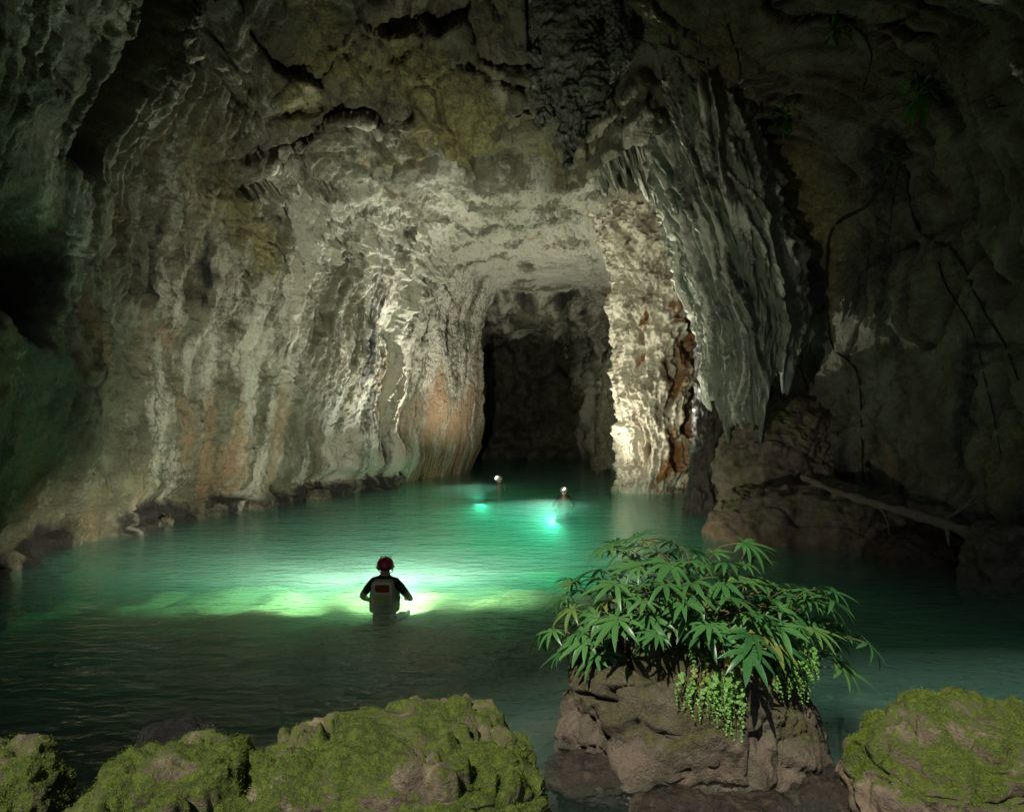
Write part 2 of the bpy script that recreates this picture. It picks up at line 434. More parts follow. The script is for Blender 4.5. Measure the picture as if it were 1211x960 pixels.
def sub(j0, j1, name):
    ids = np.arange(n_ * m_).reshape(n_, m_)[:, j0:j1]
    V = PD[ids.ravel()]; A = mask[ids.ravel()]
    F = grid_faces(n_, j1 - j0)
    if sgn > 0: F = F[:, ::-1]
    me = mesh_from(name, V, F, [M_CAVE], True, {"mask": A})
    o = link(name, me, kind="structure")
    return o
jA = int(22 + NT * 0.36); jB = int(22 + NT * 0.64)
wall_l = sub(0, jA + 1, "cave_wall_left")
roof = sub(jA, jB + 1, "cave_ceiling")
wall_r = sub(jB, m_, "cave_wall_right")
# end of the passage
gx, gz = np.meshgrid(np.arange(-7, 8, 0.16), np.arange(-2.5, 9.5, 0.16))
Pb = np.stack([gx.ravel(), np.full(gx.size, 50.5), gz.ravel()], -1).astype(np.float32)
Pb[:, 1] -= 3.0 * fbm(Pb, 3.5, 4, seed=101) + 0.3 * ridged(Pb, 0.8, 2, seed=103)
me = mesh_from("cave_wall_back", Pb, grid_faces(*gx.shape), [M_CAVE], True, {"mask": np.tile(np.array([[0, 0.1, 0, 0.6]], np.float32), (len(Pb), 1))})  # end wall toned dark to stand for the unlit passage
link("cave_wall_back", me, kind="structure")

# ------------------------------------------------------------------ ground: bank in front, lake bed, land outside the mouth
gxs = np.concatenate([-np.geomspace(600, 14, 14), np.arange(-13, 13.01, 0.16), np.geomspace(14, 600, 14)])
gys = np.concatenate([-np.geomspace(600, 6, 14), np.arange(-5.5, 53, 0.16)])
GX, GY = np.meshgrid(gxs, gys)
Pg = np.stack([GX.ravel(), GY.ravel(), np.zeros(GX.size)], -1).astype(np.float32)
def bed_z(x, y):
    q = np.stack([x, y, np.zeros_like(x)], -1)
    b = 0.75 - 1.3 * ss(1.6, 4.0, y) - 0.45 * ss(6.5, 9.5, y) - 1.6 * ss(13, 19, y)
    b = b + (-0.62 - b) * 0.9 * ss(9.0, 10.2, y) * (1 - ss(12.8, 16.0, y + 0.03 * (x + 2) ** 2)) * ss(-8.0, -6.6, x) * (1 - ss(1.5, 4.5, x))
    return b + 0.16 * fbm(q, 1.3, 3, seed=111) + 0.05 * ridged(q, 0.35, 2, seed=115)
Pg[:, 2] = bed_z(Pg[:, 0], Pg[:, 1])
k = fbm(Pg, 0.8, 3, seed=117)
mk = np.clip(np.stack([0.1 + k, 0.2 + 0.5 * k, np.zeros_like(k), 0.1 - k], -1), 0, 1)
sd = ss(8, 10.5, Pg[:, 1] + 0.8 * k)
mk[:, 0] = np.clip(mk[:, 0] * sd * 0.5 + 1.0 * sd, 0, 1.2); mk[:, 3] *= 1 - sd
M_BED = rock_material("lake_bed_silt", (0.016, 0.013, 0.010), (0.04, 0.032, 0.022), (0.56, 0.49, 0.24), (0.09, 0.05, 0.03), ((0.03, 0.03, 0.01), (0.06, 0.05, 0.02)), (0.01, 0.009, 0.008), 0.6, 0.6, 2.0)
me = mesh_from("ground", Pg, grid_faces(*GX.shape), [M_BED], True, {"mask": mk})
link("ground", me, kind="structure")

# ------------------------------------------------------------------ water
def water_material():
    m, nt, b, out = newmat("lake_water")
    nt.nodes.remove(b)
    p = geo_pos(nt, 1.0, 1.0, 1.0); pw = geo_pos(nt, 0.55, 1.0, 1.0)
    n1 = noise(nt, pw, 5.5, 3, 0.55); n2 = noise(nt, pw, 1.3, 2, 0.5); n3 = noise(nt, p, 14, 2, 0.5)
    h = mathn(nt, 'ADD', mathn(nt, 'MULTIPLY', n1, 0.075), mathn(nt, 'ADD', mathn(nt, 'MULTIPLY', n2, 0.10), mathn(nt, 'MULTIPLY', n3, 0.020)))
    bp = nt.nodes.new("ShaderNodeBump"); bp.inputs["Strength"].default_value = 0.5; bp.inputs["Distance"].default_value = 1.0
    nt.links.new(h, bp.inputs["Height"])
    fr = nt.nodes.new("ShaderNodeFresnel"); fr.inputs[0].default_value = 1.33; nt.links.new(bp.outputs[0], fr.inputs[1])
    g = nt.nodes.new("ShaderNodeNewGeometry")                  # from below the surface simply lets light out
    fac = mathn(nt, 'MULTIPLY', fr.outputs[0], mathn(nt, 'SUBTRACT', 1.0, g.outputs["Backfacing"]))
    gl = nt.nodes.new("ShaderNodeBsdfGlossy"); gl.inputs["Roughness"].default_value = 0.05; nt.links.new(bp.outputs[0], gl.inputs["Normal"])
    tp = nt.nodes.new("ShaderNodeBsdfTransparent"); tp.inputs[0].default_value = (1, 1, 1, 1)
    mx = nt.nodes.new("ShaderNodeMixShader"); nt.links.new(fac, mx.inputs[0])
    nt.links.new(tp.outputs[0], mx.inputs[1]); nt.links.new(gl.outputs[0], mx.inputs[2])
    nt.links.new(mx.outputs[0], out.inputs[0])
    vsn = nt.nodes.new("ShaderNodeVolumeScatter"); vsn.inputs["Color"].default_value = (0.66, 0.95, 0.84, 1); vsn.inputs["Density"].default_value = WATER_SCATTER; vsn.inputs["Anisotropy"].default_value = 0.2
    va = nt.nodes.new("ShaderNodeVolumeAbsorption"); va.inputs["Color"].default_value = (0.08, 0.85, 0.68, 1); va.inputs["Density"].default_value = WATER_ABSORB
    ad = nt.nodes.new("ShaderNodeAddShader"); nt.links.new(vsn.outputs[0], ad.inputs[0]); nt.links.new(va.outputs[0], ad.inputs[1])
    nt.links.new(ad.outputs[0], out.inputs["Volume"])
    return m
WATER_SCATTER, WATER_ABSORB = 0.17, 0.42
bm = bmesh.new(); bmesh.ops.create_cube(bm, size=1.0)
for v in bm.verts: v.co = ((v.co.x) * 26.0, 2.0 if v.co.y < 0 else 51.5, 0.0 if v.co.z > 0 else -6.0)
me = bpy.data.meshes.new("water"); bm.to_mesh(me); bm.free(); me.materials.append(water_material())
link("water", me, kind="structure")

# ------------------------------------------------------------------ free-standing rock bodies
_ico = {}
def ico(sub_):
    if sub_ not in _ico:
        bm = bmesh.new(); bmesh.ops.create_icosphere(bm, subdivisions=sub_, radius=1.0)
        _ico[sub_] = (np.array([v.co[:] for v in bm.verts], np.float32), np.array([[v.index for v in f.verts] for f in bm.faces], np.int32))
        bm.free()
    return _ico[sub_]

def rock(name, loc, size, seed, mat, sub_=6, e=0.75, amp=1.0, rz=0.0, tilt=(0, 0), moss=0.6, moss_z=0.1, ochre=0.1, pale=0.2, dark=0.0, crack=0.6, blocks=0.5, foot=None, shape=None, rugged=1.0, terrace=0.0, **props):
    V, F = ico(sub_)
    p = np.sign(V) * np.abs(V) ** e
    p = p * np.array(size, np.float32)
    if shape is not None: p = shape(p)
    rot = np.array(Matrix.Rotation(rz, 3, 'Z') @ Matrix.Rotation(tilt[0], 3, 'X') @ Matrix.Rotation(tilt[1], 3, 'Y'), np.float32)
    p = p @ rot.T
    nrm = (V / np.array(size, np.float32)); nrm /= np.linalg.norm(nrm, axis=1)[:, None]; nrm = nrm @ rot.T
    S = float(np.mean(size)); q = p + seed * 17.3
    d = 0.28 * S * fbm(q, S * 1.1, 3, seed=seed) + 0.09 * S * ridged(q, S * 0.42, 3, 0.55, seed=seed + 3) + 0.03 * S * fbm(q, S * 0.12, 3, 0.65, seed=seed + 5)
    f1, f2, idv = worley(q + 0.15 * S * fbm(q, S * .5, 2, seed=seed + 8)[:, None], (S * 0.7, S * 0.7, S * 0.4), seed=seed)
    d += blocks * S * ((idv[:, 0] - 0.5) * 0.22 - 0.10 * (1 - ss(0, 0.12, f2 - f1)))
    ck = np.abs(fbm(q, (S * 0.9, S * 0.9, S * 0.33), 2, seed=seed + 11))
    d -= crack * 0.20 * S * (1 - ss(0.02, 0.085, ck)) * ss(-0.1, 0.2, fbm(q, S * 0.8, 2, seed=seed + 12))
    w1, w2, _w = worley(q + 0.05 * S * fbm(q, S * .3, 2, seed=seed + 9)[:, None], S * 0.16, seed=seed + 2)
    d += (rugged - 0.7) * 0.16 * S * (np.clip(w1, 0, 0.75) - 0.4) + rugged * 0.012 * S * fbm(q, S * 0.05, 2, 0.7, seed=seed + 6)
    p = p + nrm * (amp * d)[:, None]
    if terrace:
        st = 0.34 * float(size[2]); zz = p[:, 2] + 0.10 * p[:, 0] + 0.22 * S * fbm(q, S * 0.8, 3, seed=seed + 15)
        f = zz / st; fr_ = f - np.floor(f)
        p[:, 2] += terrace * st * (ss(0.55, 0.95, fr_) - fr_)
        p[:, :2] *= (1 - terrace * 0.05 * bump1(fr_, 0.5, 0.16))[:, None]
    me = mesh_from(name, p, F, [mat], True)
    vn = np.empty(len(p) * 3, np.float32); me.vertices.foreach_get("normal", vn); vn = vn.reshape(-1, 3)
    k = fbm(q, S * 0.5, 4, seed=seed + 21); k2 = fbm(q, S * 0.22, 3, seed=seed + 23)
    zz = p[:, 2] + loc[2]
    ms = moss * (0.5 + 0.8 * ss(-0.25, 0.55, vn[:, 2])) + 0.62 * k
    oc = ochre + 0.5 * k2; pl = pale + 0.8 * k2; dk = dark + 0.3 * k - 0.1
    if foot is not None:                      # bare bleached foot of a rock above the water
        ft = 1 - ss(foot * 0.6, foot * 1.25, zz + 0.15 * k)
        ms = ms - 0.9 * ft; oc = oc + 0.55 * ft; pl = pl + 0.35 * ft
    a = me.attributes.new("mask", 'FLOAT_COLOR', 'POINT')
    mk = np.clip(np.stack([pl, oc, ms, dk], -1), 0, 1.2).astype(np.float32)
    a.data.foreach_set("color", mk.ravel())
    o = link(name, me, **props)
    o.location = loc
    return o, p, vn, mk

def moss_tufts(parent, p, vn, mk, count, length, mat, seed):
    rg = np.random.default_rng(seed)
    wgt = np.clip(mk[:, 2] - 0.5, 0, 0.6) ** 1.5 * (vn[:, 2] > -0.2); wgt /= wgt.sum()
    ids = rg.choice(len(p), count, p=wgt)
    b = p[ids] + rg.normal(size=(count, 3)) * 0.012
    n = vn[ids] + rg.normal(size=(count, 3)) * 0.55; n /= np.linalg.norm(n, axis=1)[:, None]
    L = length * (0.4 + 0.9 * rg.random(count))[:, None]
    t = np.cross(n, rg.normal(size=(count, 3))); t /= np.linalg.norm(t, axis=1)[:, None] + 1e-9
    b = b - n * 0.006
    V = np.stack([b - t * L * 0.16, b + t * L * 0.16, b + n * L], 1).reshape(-1, 3)
    F = np.arange(count * 3).reshape(-1, 3)
    me = mesh_from("moss", V, F, [mat], False)
    return link("moss", me, parent, kind="stuff")

M_MOSS, _nt, _b, _o = newmat("moss")
_p = geo_pos(_nt)
_c = mixc(_nt, ramp(_nt, noise(_nt, _p, 5, 5, 0.65), 0.36, 0.62), (0.055, 0.105, 0.010), (0.14, 0.185, 0.022))
_c = mixc(_nt, ramp(_nt, noise(_nt, _p, 17, 5, 0.7), 0.52, 0.72), _c, (0.21, 0.18, 0.05))
_nt.links.new(_c, _b.inputs["Base Color"]); _b.inputs["Roughness"].default_value = 0.9; _b.inputs["Specular IOR Level"].default_value = 0.15

# ------------------------------------------------------------------ right side of the passage: pillar, slab, curtain
def loft(name, levels, seed, mat, nu=260, nv=420, ribs=0.12, rib_w=0.35, amp=0.3, maskf=None, pit=1.0, **props):
    """rock column through levels (z, cx, cy, rx, ry)"""
    L = np.array(levels, float)
    zs = np.linspace(L[0, 0], L[-1, 0], nv); A = [np.interp(zs, L[:, 0], L[:, k]) for k in range(1, 5)]
    ker = np.hanning(41); ker /= ker.sum()
    A = [np.convolve(np.pad(a, 20, 'edge'), ker, 'valid') for a in A]
    an = np.linspace(0, 2 * np.pi, nu, endpoint=False)
    ca, sa = np.cos(an), np.sin(an)
    ca = np.sign(ca) * np.abs(ca) ** 0.8; sa = np.sign(sa) * np.abs(sa) ** 0.8
    X = A[0][:, None] + A[2][:, None] * ca; Y = A[1][:, None] + A[3][:, None] * sa; Z = np.repeat(zs[:, None], nu, 1)
    P = np.stack([X, Y, Z], -1).reshape(-1, 3).astype(np.float32)
    Nn = np.stack([np.tile(ca, (nv, 1)), np.tile(sa, (nv, 1)), np.zeros_like(X)], -1).reshape(-1, 3).astype(np.float32)
    wv = np.stack([fbm(P, 1.5, 2, seed=seed + 31), fbm(P, 1.5, 2, seed=seed + 33), fbm(P, 1.5, 2, seed=seed + 35)], -1) * 0.4
    q = P + wv
    d = amp * (fbm(q, 2.0, 3, seed=seed) + 0.35 * fbm(q, 0.5, 3, 0.6, seed=seed + 3))
    d += ribs * (ridged(P + wv * 0.4, (rib_w, rib_w, rib_w * 11), 3, 0.6, seed=seed + 5) - 0.7) + 0.04 * ridged(P + wv * 0.3, (0.15, 0.15, 0.5), 2, 0.6, seed=seed + 9)
    w1, w2, _w = worley(P + wv * 0.3, (0.26, 0.26, 0.4), seed=seed + 1)
    d += pit * 0.5 * amp * (np.clip(w1, 0, 0.8) - 0.45) + 0.04 * fbm(P, 0.1, 2, seed=seed + 2)
    if maskf: mk, dd = maskf(P, q); d = d + dd
    else: mk = np.tile(np.array([[0.3, 0.2, 0.1, 0.1]], np.float32), (len(P), 1))
    P = P + Nn * d[:, None]
    me = mesh_from(name, P, grid_faces(nv, nu, True), [mat], True, {"mask": np.clip(mk, 0, 1.2)})
    return link(name, me, **props)

def pillar_mask(P, q):
    x, y, z = P.T
    k = fbm(q, (0.7, 0.7, 1.6), 4, seed=205); k2 = fbm(q, (0.5, 0.5, 2.5), 3, seed=207)
    right = ss(5.2, 6.1, x + 1.2 * k) * (1 - ss(7.0, 9.0, z))
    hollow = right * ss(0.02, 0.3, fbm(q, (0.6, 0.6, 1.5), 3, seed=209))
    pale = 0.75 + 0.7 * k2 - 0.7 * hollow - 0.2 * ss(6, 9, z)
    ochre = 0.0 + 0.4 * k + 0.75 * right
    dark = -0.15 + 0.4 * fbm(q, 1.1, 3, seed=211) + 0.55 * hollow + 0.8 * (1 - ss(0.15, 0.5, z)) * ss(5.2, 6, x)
    green = -0.2 + 0.5 * k2 + 0.2 * ss(7, 10, z)
    lumps = fbm(q, (0.5, 0.5, 0.7), 2, seed=213)
    return np.stack([pale, ochre, green, dark], -1), -0.5 * hollow + 0.14 * lumps * ss(3, 6, z) + 0.3 * (1 - ss(0.3, 1.0, z)) * -1.0 * (x > 5.2)
loft("flowstone_pillar", [(-1.5, 5.8, 26.3, 1.6, 1.3), (0, 5.8, 26.3, 1.55, 1.25), (1.5, 5.7, 26.3, 1.5, 1.3), (3.5, 5.75, 26.2, 1.62, 1.4), (6, 5.85, 26, 1.8, 1.6), (8, 5.95, 25.7, 2.0, 2.0), (9.6, 6.0, 25.3, 2.4, 2.6), (11.0, 6.0, 25, 3.2, 3.4)],
     200, M_PILLAR, 300, 460, 0.22, 0.27, 0.36, pillar_mask, 0.3,
     label="cream flowstone pillar with brown hollows at the passage entrance", category="rock pillar")
loft("rock_slab", [(-1.5, 6.2, 37.2, 1.6, 1.6), (0, 6.2, 37.2, 1.75, 1.6), (3, 6.35, 37.2, 1.6, 1.6), (6, 6.7, 37, 1.45, 1.6), (8.5, 7.0, 37, 1.3, 1.6), (10.5, 7.2, 37, 1.2, 1.7)],
     230, M_CAVE, 160, 220, 0.05, 0.5, 0.22,
     label="leaning grey rock slab behind the flowstone pillar in the dark passage", category="rock slab")
loft("rock_column", [(-1.5, 5.75, 20.6, 0.55, 0.6), (0, 5.75, 20.6, 0.5, 0.55), (1.2, 5.9, 20.6, 0.45, 0.5), (3, 6.2, 20.5, 0.55, 0.6), (5, 6.5, 20.4, 0.8, 0.8), (7, 6.8, 20.2, 1.0, 1.0)],
     240, M_WETROCK, 120, 200, 0.08, 0.25, 0.14,
     label="narrow dark wet rock column at the waterline beside the flowstone pillar", category="rock column")

def curtain(name, path, ztop, zbot_f, folds, depth, seed, **props):
    """hanging drapery: a folded sheet with thickness, ragged lower edge"""
    nu, nv = 270, 320
    pth = np.array(smooth_path([(a, b, 0) for a, b in path], nu))
    t = np.gradient(pth, axis=0); nrm = np.stack([-t[:, 1], t[:, 0], t[:, 2] * 0], -1); nrm /= np.linalg.norm(nrm, axis=1)[:, None]
    if nrm[:, 1].mean() > 0: nrm = -nrm                    # towards the hall
    u = np.linspace(0, 1, nu)
    base = np.stack([u * folds, u * 0, u * 0], -1)
    zb = np.array([zbot_f(a) for a in u]) + 1.0 * fbm(base, 0.9, 4, 0.6, seed=seed)
    V_, mk_ = [], []
    k = np.linspace(0, 1, nv)
    Z = ztop + (zb[None, :] - ztop) * k[:, None]
    lean = 0.9 * (1 - k) ** 1.5
    Pq = np.stack([np.tile(u * folds, (nv, 1)) + 0.05 * (Z - 6), np.zeros_like(Z), Z], -1).reshape(-1, 3)
    wv = fbm(Pq, (1.2, 1, 2.6), 4, seed=seed + 2) * 0.5
    Pr = Pq.copy(); Pr[:, 0] += wv
    a1 = 1 - np.abs(perlin(Pr / np.array([1.0, 1, 9.0]), seed + 4)) * 2
    a2 = 1 - np.abs(perlin(Pr / np.array([0.42, 1, 3.2]) + 5, seed + 6)) * 2
    gate = ss(-0.25, 0.3, fbm(Pq, (0.9, 1, 2.2), 3, seed=seed + 14))
    sharp = np.clip(a1, 0, 1) ** 6 * 0.42 + np.clip(a2, 0, 1) ** 6 * 0.20 * gate + np.clip(1 - np.abs(perlin(Pr / np.array([0.19, 1, 1.6]) + 9, seed + 20)) * 2, 0, 1) ** 5 * 0.09 * (1 - 0.5 * gate)
    h = sharp + 0.32 * fbm(Pq, (1.6, 1, 2.4), 2, seed=seed + 16) + 0.13 * fbm(Pq, (0.45, 1, 0.9), 4, 0.6, seed=seed + 8) + 0.05 * ridged(Pq, (0.2, 1, 0.35), 2, seed=seed + 18)
    h = h.reshape(nv, nu) + depth * (np.sin(np.pi * np.clip(u, 0, 1)) ** 0.6)[None, :] - 0.0
    h = h * (0.25 + 0.75 * np.clip(1.0 - k[:, None], 0, 1) ** 0.35) - 1.6 * ss(10.5, 15.5, Z)
    Xf = pth[None, :, 0] + nrm[None, :, 0] * h; Yf = pth[None, :, 1] + nrm[None, :, 1] * h
    swp = -0.26 * np.clip(Z - 5.0, 0, 20)
    Xf = Xf + swp; pth = pth.copy()
    front = np.stack([Xf, Yf, Z], -1)
    th = 0.5 * (1 - k[:, None]) ** 0.5 + 0.06
    Hb = h * 0.6 - th
    back = np.stack([pth[None, :, 0] + swp + nrm[None, :, 0] * Hb, pth[None, :, 1] + nrm[None, :, 1] * Hb, Z], -1)
    front[-1] = (front[-1] + back[-1]) / 2; back[-1] = front[-1]
    Pf = np.concatenate([front.reshape(-1, 3), back.reshape(-1, 3)[:]], 0)
    F = grid_faces(nv, nu); F2 = F[:, ::-1] + nv * nu
    crest = np.clip(sharp * 4.2, 0, 1.1)  # crests get paler colour, painting in the raking light on the ridges
    kk = fbm(Pq, (1.2, 1, 3), 3, seed=seed + 12)
    mf = np.stack([-0.2 + 1.3 * crest * (0.45 + 0.55 * gate) + 0.5 * kk, -0.1 + 0.4 * kk, 0.30 - 0.7 * kk - 0.2 * crest, 0.05 + 0.5 * kk - 0.5 * crest], -1)
    mk = np.concatenate([mf, np.tile([[0.0, 0.1, 0.3, 0.5]], (nv * nu, 1))], 0)
    me = mesh_from(name, Pf, np.concatenate([F, F2]), [M_CURTAIN], True, {"mask": np.clip(mk, 0, 1.2)})
    return link(name, me, **props)
M_CURTAIN = rock_material("drapery_stone", (0.10, 0.11, 0.08), (0.19, 0.20, 0.145), (0.55, 0.54, 0.44), (0.22, 0.14, 0.06),
                          ((0.03, 0.06, 0.035), (0.06, 0.10, 0.06)), (0.02, 0.02, 0.016), 0.55, 0.5, 2.0)
def zb1(a):
    return np.interp(a, [0, 0.12, 0.3, 0.42, 0.5, 0.58, 0.7, 0.85, 1.0], [6.4, 4.6, 3.6, 2.7, 2.2, 2.9, 4.0, 6.0, 8.5])
curtain("flowstone_curtain", [(6.0, 21.0), (5.75, 19.8), (5.5, 18.6), (5.75, 17.8), (6.4, 17.2), (7.2, 17.3), (7.8, 18.0), (8.6, 19.2)], 15.8, zb1, 14.0, 0.35, 300,
        label="greenish flowstone curtain with hanging ridges painted pale as if lit on the right wall", category="flowstone")
def zb2(a):
    return np.interp(a, [0, 0.15, 0.3, 0.5, 0.7, 0.85, 1.0], [9.9, 9.4, 9.6, 9.1, 9.0, 8.0, 6.8])
curtain("flowstone_fringe", [(3.6, 20.2), (4.2, 19.6), (5.0, 19.4), (5.9, 19.2), (6.6, 18.8)], 14.6, zb2, 11.0, 0.45, 330,
        label="short pale fringe of stone drapery above the flowstone pillar", category="flowstone")

# pendants hanging from the roof of the hall, shade painted into their colour
PEND = [((672, 198), 17.2, 0.50, 4.2, "largest shade-painted stone pendant hanging from the cave roof"),
        ((640, 150), 17.6, 0.34, 3.0, "slim shade-painted stone pendant beside the largest one, toward the lichen brow"),
        ((702, 140), 16.8, 0.36, 3.0, "blunt shade-painted stone pendant between largest pendant and pale fringe"),
        ((730, 92), 16.4, 0.36, 2.4, "short shade-painted stone pendant above the pale stone fringe")]
for i, ((u, v), d, r, ln, lab) in enumerate(PEND):
    t = at(u, v, d)
    loft("rock_pendant", [(t.z, t.x, t.y, 0.05, 0.05), (t.z + 0.25, t.x, t.y, r * 0.4, r * 0.4), (t.z + ln * 0.35, t.x + 0.1, t.y, r * 0.85, r * 0.8), (t.z + ln * 0.7, t.x + 0.05, t.y, r * 1.15, r), (t.z + ln, t.x, t.y, r * 1.6, r * 1.4)],
         400 + i * 20, M_CURTAIN, 110, 160, 0.07, 0.45, 0.26, lambda P, q: (np.clip(np.stack([fbm(q, .5, 3, seed=3) - 0.2, P[:, 0] * 0 + 0.1, P[:, 0] * 0 + 0.3, P[:, 0] * 0 + 0.6], -1), 0, 1), 0.12 * fbm(P, 0.5, 3, seed=9)), 0.25,
         label=lab, category="rock pendant", group="stone pendants under the roof")

# ------------------------------------------------------------------ boulders
rocks = {}
def R_(key, *a, **k):
    rocks[key] = rock(*a, **k); return rocks[key][0]
# foreground, mossy
R_("fg_c", "mossy_boulder", (-0.63, 3.74, 0.42), (0.80, 0.76, 0.50), 5, M_MOSSROCK, 7, 0.62, 0.55, 0.06, (R(-8), R(-4)), moss=0.70, pale=0.3, crack=2.8, blocks=0.7, terrace=0.7, rugged=0.75,
   label="broad moss covered boulder with dark cracks beside the planted islet", category="boulder")
R_("fg_l", "mossy_boulder", (-1.72, 3.45, 0.31), (0.50, 0.64, 0.60), 12, M_MOSSROCK, 7, 0.85, 0.6, -0.3, (R(-5), R(8)), moss=0.72, pale=0.3, crack=2.4, blocks=0.5, terrace=0.5, rugged=0.75,
   label="peaked bright green mossy boulder between the broad boulder and small dull one", category="boulder")
R_("fg_ll", "mossy_boulder", (-3.02, 3.80, 0.22), (0.48, 0.5, 0.50), 23, M_MOSSROCK, 6, 0.75, 0.8, 0.2, moss=0.6, pale=0.1, dark=0.1, crack=0.4, blocks=0.4,
   label="small dull olive mossy boulder beside the peaked green boulder", category="boulder")
R_("fg_r", "mossy_boulder", (3.28, 4.65, -0.03), (0.86, 0.6, 0.62), 31, M_MOSSROCK, 7, 0.7, 0.8, -0.1, (0, R(-6)), moss=0.66, pale=0.2, terrace=0.4, crack=0.6, blocks=0.45, foot=0.22,
   label="mossy boulder with pale bare foot across the dark water from the islet", category="boulder")
R_("bk_l", "wet_boulder", (-2.30, 4.75, 0.0), (0.38, 0.32, 0.48), 41, M_WETROCK, 6, 0.85, 0.8, moss=-0.3, pale=-0.6, ochre=-0.4, dark=1.3,  # black colour stands in for the shade behind the mossy boulder
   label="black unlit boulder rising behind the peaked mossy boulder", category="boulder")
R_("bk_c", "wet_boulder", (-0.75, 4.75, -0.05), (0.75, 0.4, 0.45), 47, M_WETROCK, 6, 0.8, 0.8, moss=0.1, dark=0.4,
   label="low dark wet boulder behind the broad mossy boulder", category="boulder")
# islet
def islet(p):
    q = p.copy(); zt = np.clip(q[:, 2] / 0.75, -1, 1)
    q[:, 0] *= 1 - 0.14 * zt; q[:, 1] *= 1 - 0.20 * zt
    return q
R_("isl", "islet_rock", (1.50, 5.90, 0.15), (0.97, 0.90, 0.64), 53, M_ISLAND, 7, 0.62, 0.8, R(-18), moss=0.62, moss_z=0.2, ochre=-0.05, pale=0.05, crack=1.3, blocks=0.5, foot=0.26, rugged=1.2, shape=islet,
   label="brown islet rock with pinkish foot carrying the leafy shrub", category="islet rock")
# half drowned stones round the islet
for i, (u, v, s, lab) in enumerate([(700, 900, (0.34, 0.3, 0.12), "flat drowned stone by the islet's low left corner"), (800, 945, (0.30, 0.24, 0.12), "flat drowned stone below the islet's front notch"),
                                    (965, 915, (0.36, 0.28, 0.14), "dark wet stone between islet and right mossy boulder"), (1020, 950, (0.40, 0.25, 0.12), "dark wet stone at the bare foot of the boulder opposite the islet"),
                                    (890, 950, (0.35, 0.22, 0.10), "dark wet stone lying just off the islet's front edge"), (930, 880, (0.22, 0.2, 0.3), "rounded brown stone leaning on the islet's right foot")]):
    d = FPX * CH / (v - V0); b = at(u, v, d)
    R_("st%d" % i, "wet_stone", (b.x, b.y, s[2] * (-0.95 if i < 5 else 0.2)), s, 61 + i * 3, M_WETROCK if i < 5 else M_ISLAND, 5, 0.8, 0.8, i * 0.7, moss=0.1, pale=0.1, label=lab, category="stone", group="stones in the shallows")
# ledge and boulders under the right wall
R_("led1", "ledge_boulder", (6.75, 15.6, 0.05), (2.1, 1.3, 1.05), 71, M_MOSSROCK, 7, 0.75, 0.6, R(-28), moss=0.25, pale=-0.1, ochre=0.15, dark=0.15, blocks=0.35, foot=0.3,
   label="long rounded dark ledge boulder under the fallen log", category="boulder")
R_("led2", "ledge_boulder", (7.1, 18.3, 1.2), (1.5, 1.2, 1.9), 77, M_MOSSROCK, 7, 0.8, 0.7, R(-20), moss=0.25, pale=-0.1, ochre=0.05, dark=0.2, blocks=0.3,
   label="tall olive brown rock mass behind the ledge boulder", category="boulder")
R_("led3", "ledge_boulder", (8.35, 13.4, -0.1), (1.2, 0.8, 0.55), 83, M_WETROCK, 6, 0.8, 0.8, R(-10), moss=0.05, ochre=0.45, pale=0.2, foot=0.3,
   label="low reddish shelf rock at the waterline below the fallen log", category="boulder")
R_("led4", "ledge_boulder", (8.5, 11.6, 0.05), (0.75, 0.6, 0.75), 89, M_ISLAND, 6, 0.75, 0.9, 0.4, moss=0.1, ochre=0.1, dark=0.2, foot=0.25,
   label="brown boulder propping the thick end of the fallen log", category="boulder")
for i, (u, v, s, lab) in enumerate([(268, 607, .42, "squarish brown block at the left shore, smallest of its row"), (318, 600, .55, "widest brown block at the foot of the fluted left wall"),
                                    (196, 622, .5, "dark tilted block where the left wall's foot turns"), (392, 589, .42, "low brown block by the left wall near the pale streak")]):
    d = FPX * CH / (v - V0); b = at(u, v, d)
    R_("lb%d" % i, "shore_block", (b.x - 0.45, b.y, 0.0), (s * 1.0, s * 1.0, s * .55), 120 + i * 5, M_CAVE, 6, 0.75, 1.2, i * 1.1, moss=-0.4, pale=-0.5, ochre=0.15, dark=0.6,
       label=lab, category="rock block", group="blocks along the foot of the left wall")
moss_tufts(rocks["fg_c"][0], *rocks["fg_c"][1:], 70000, 0.009, M_MOSS, 1)
moss_tufts(rocks["fg_l"][0], *rocks["fg_l"][1:], 50000, 0.009, M_MOSS, 2)
moss_tufts(rocks["fg_ll"][0], *rocks["fg_ll"][1:], 20000, 0.012, M_MOSS, 3)
moss_tufts(rocks["fg_r"][0], *rocks["fg_r"][1:], 60000, 0.012, M_MOSS, 4)

# ------------------------------------------------------------------ surface finder for things that grow on the rock
bpy.context.view_layer.update()
dg = bpy.context.evaluated_depsgraph_get()
def hit(o, u, v):
    org = Vector((0, 0, CH)); dr = (at(u, v, 10.0) - org).normalized()
    mi = o.matrix_world.inverted()
    ok, p, n, _ = o.ray_cast(mi @ org, mi.to_3x3() @ dr)
    if not ok: return None
    p = o.matrix_world @ p
    if n.dot(dr) > 0: n = -n
    return p, n

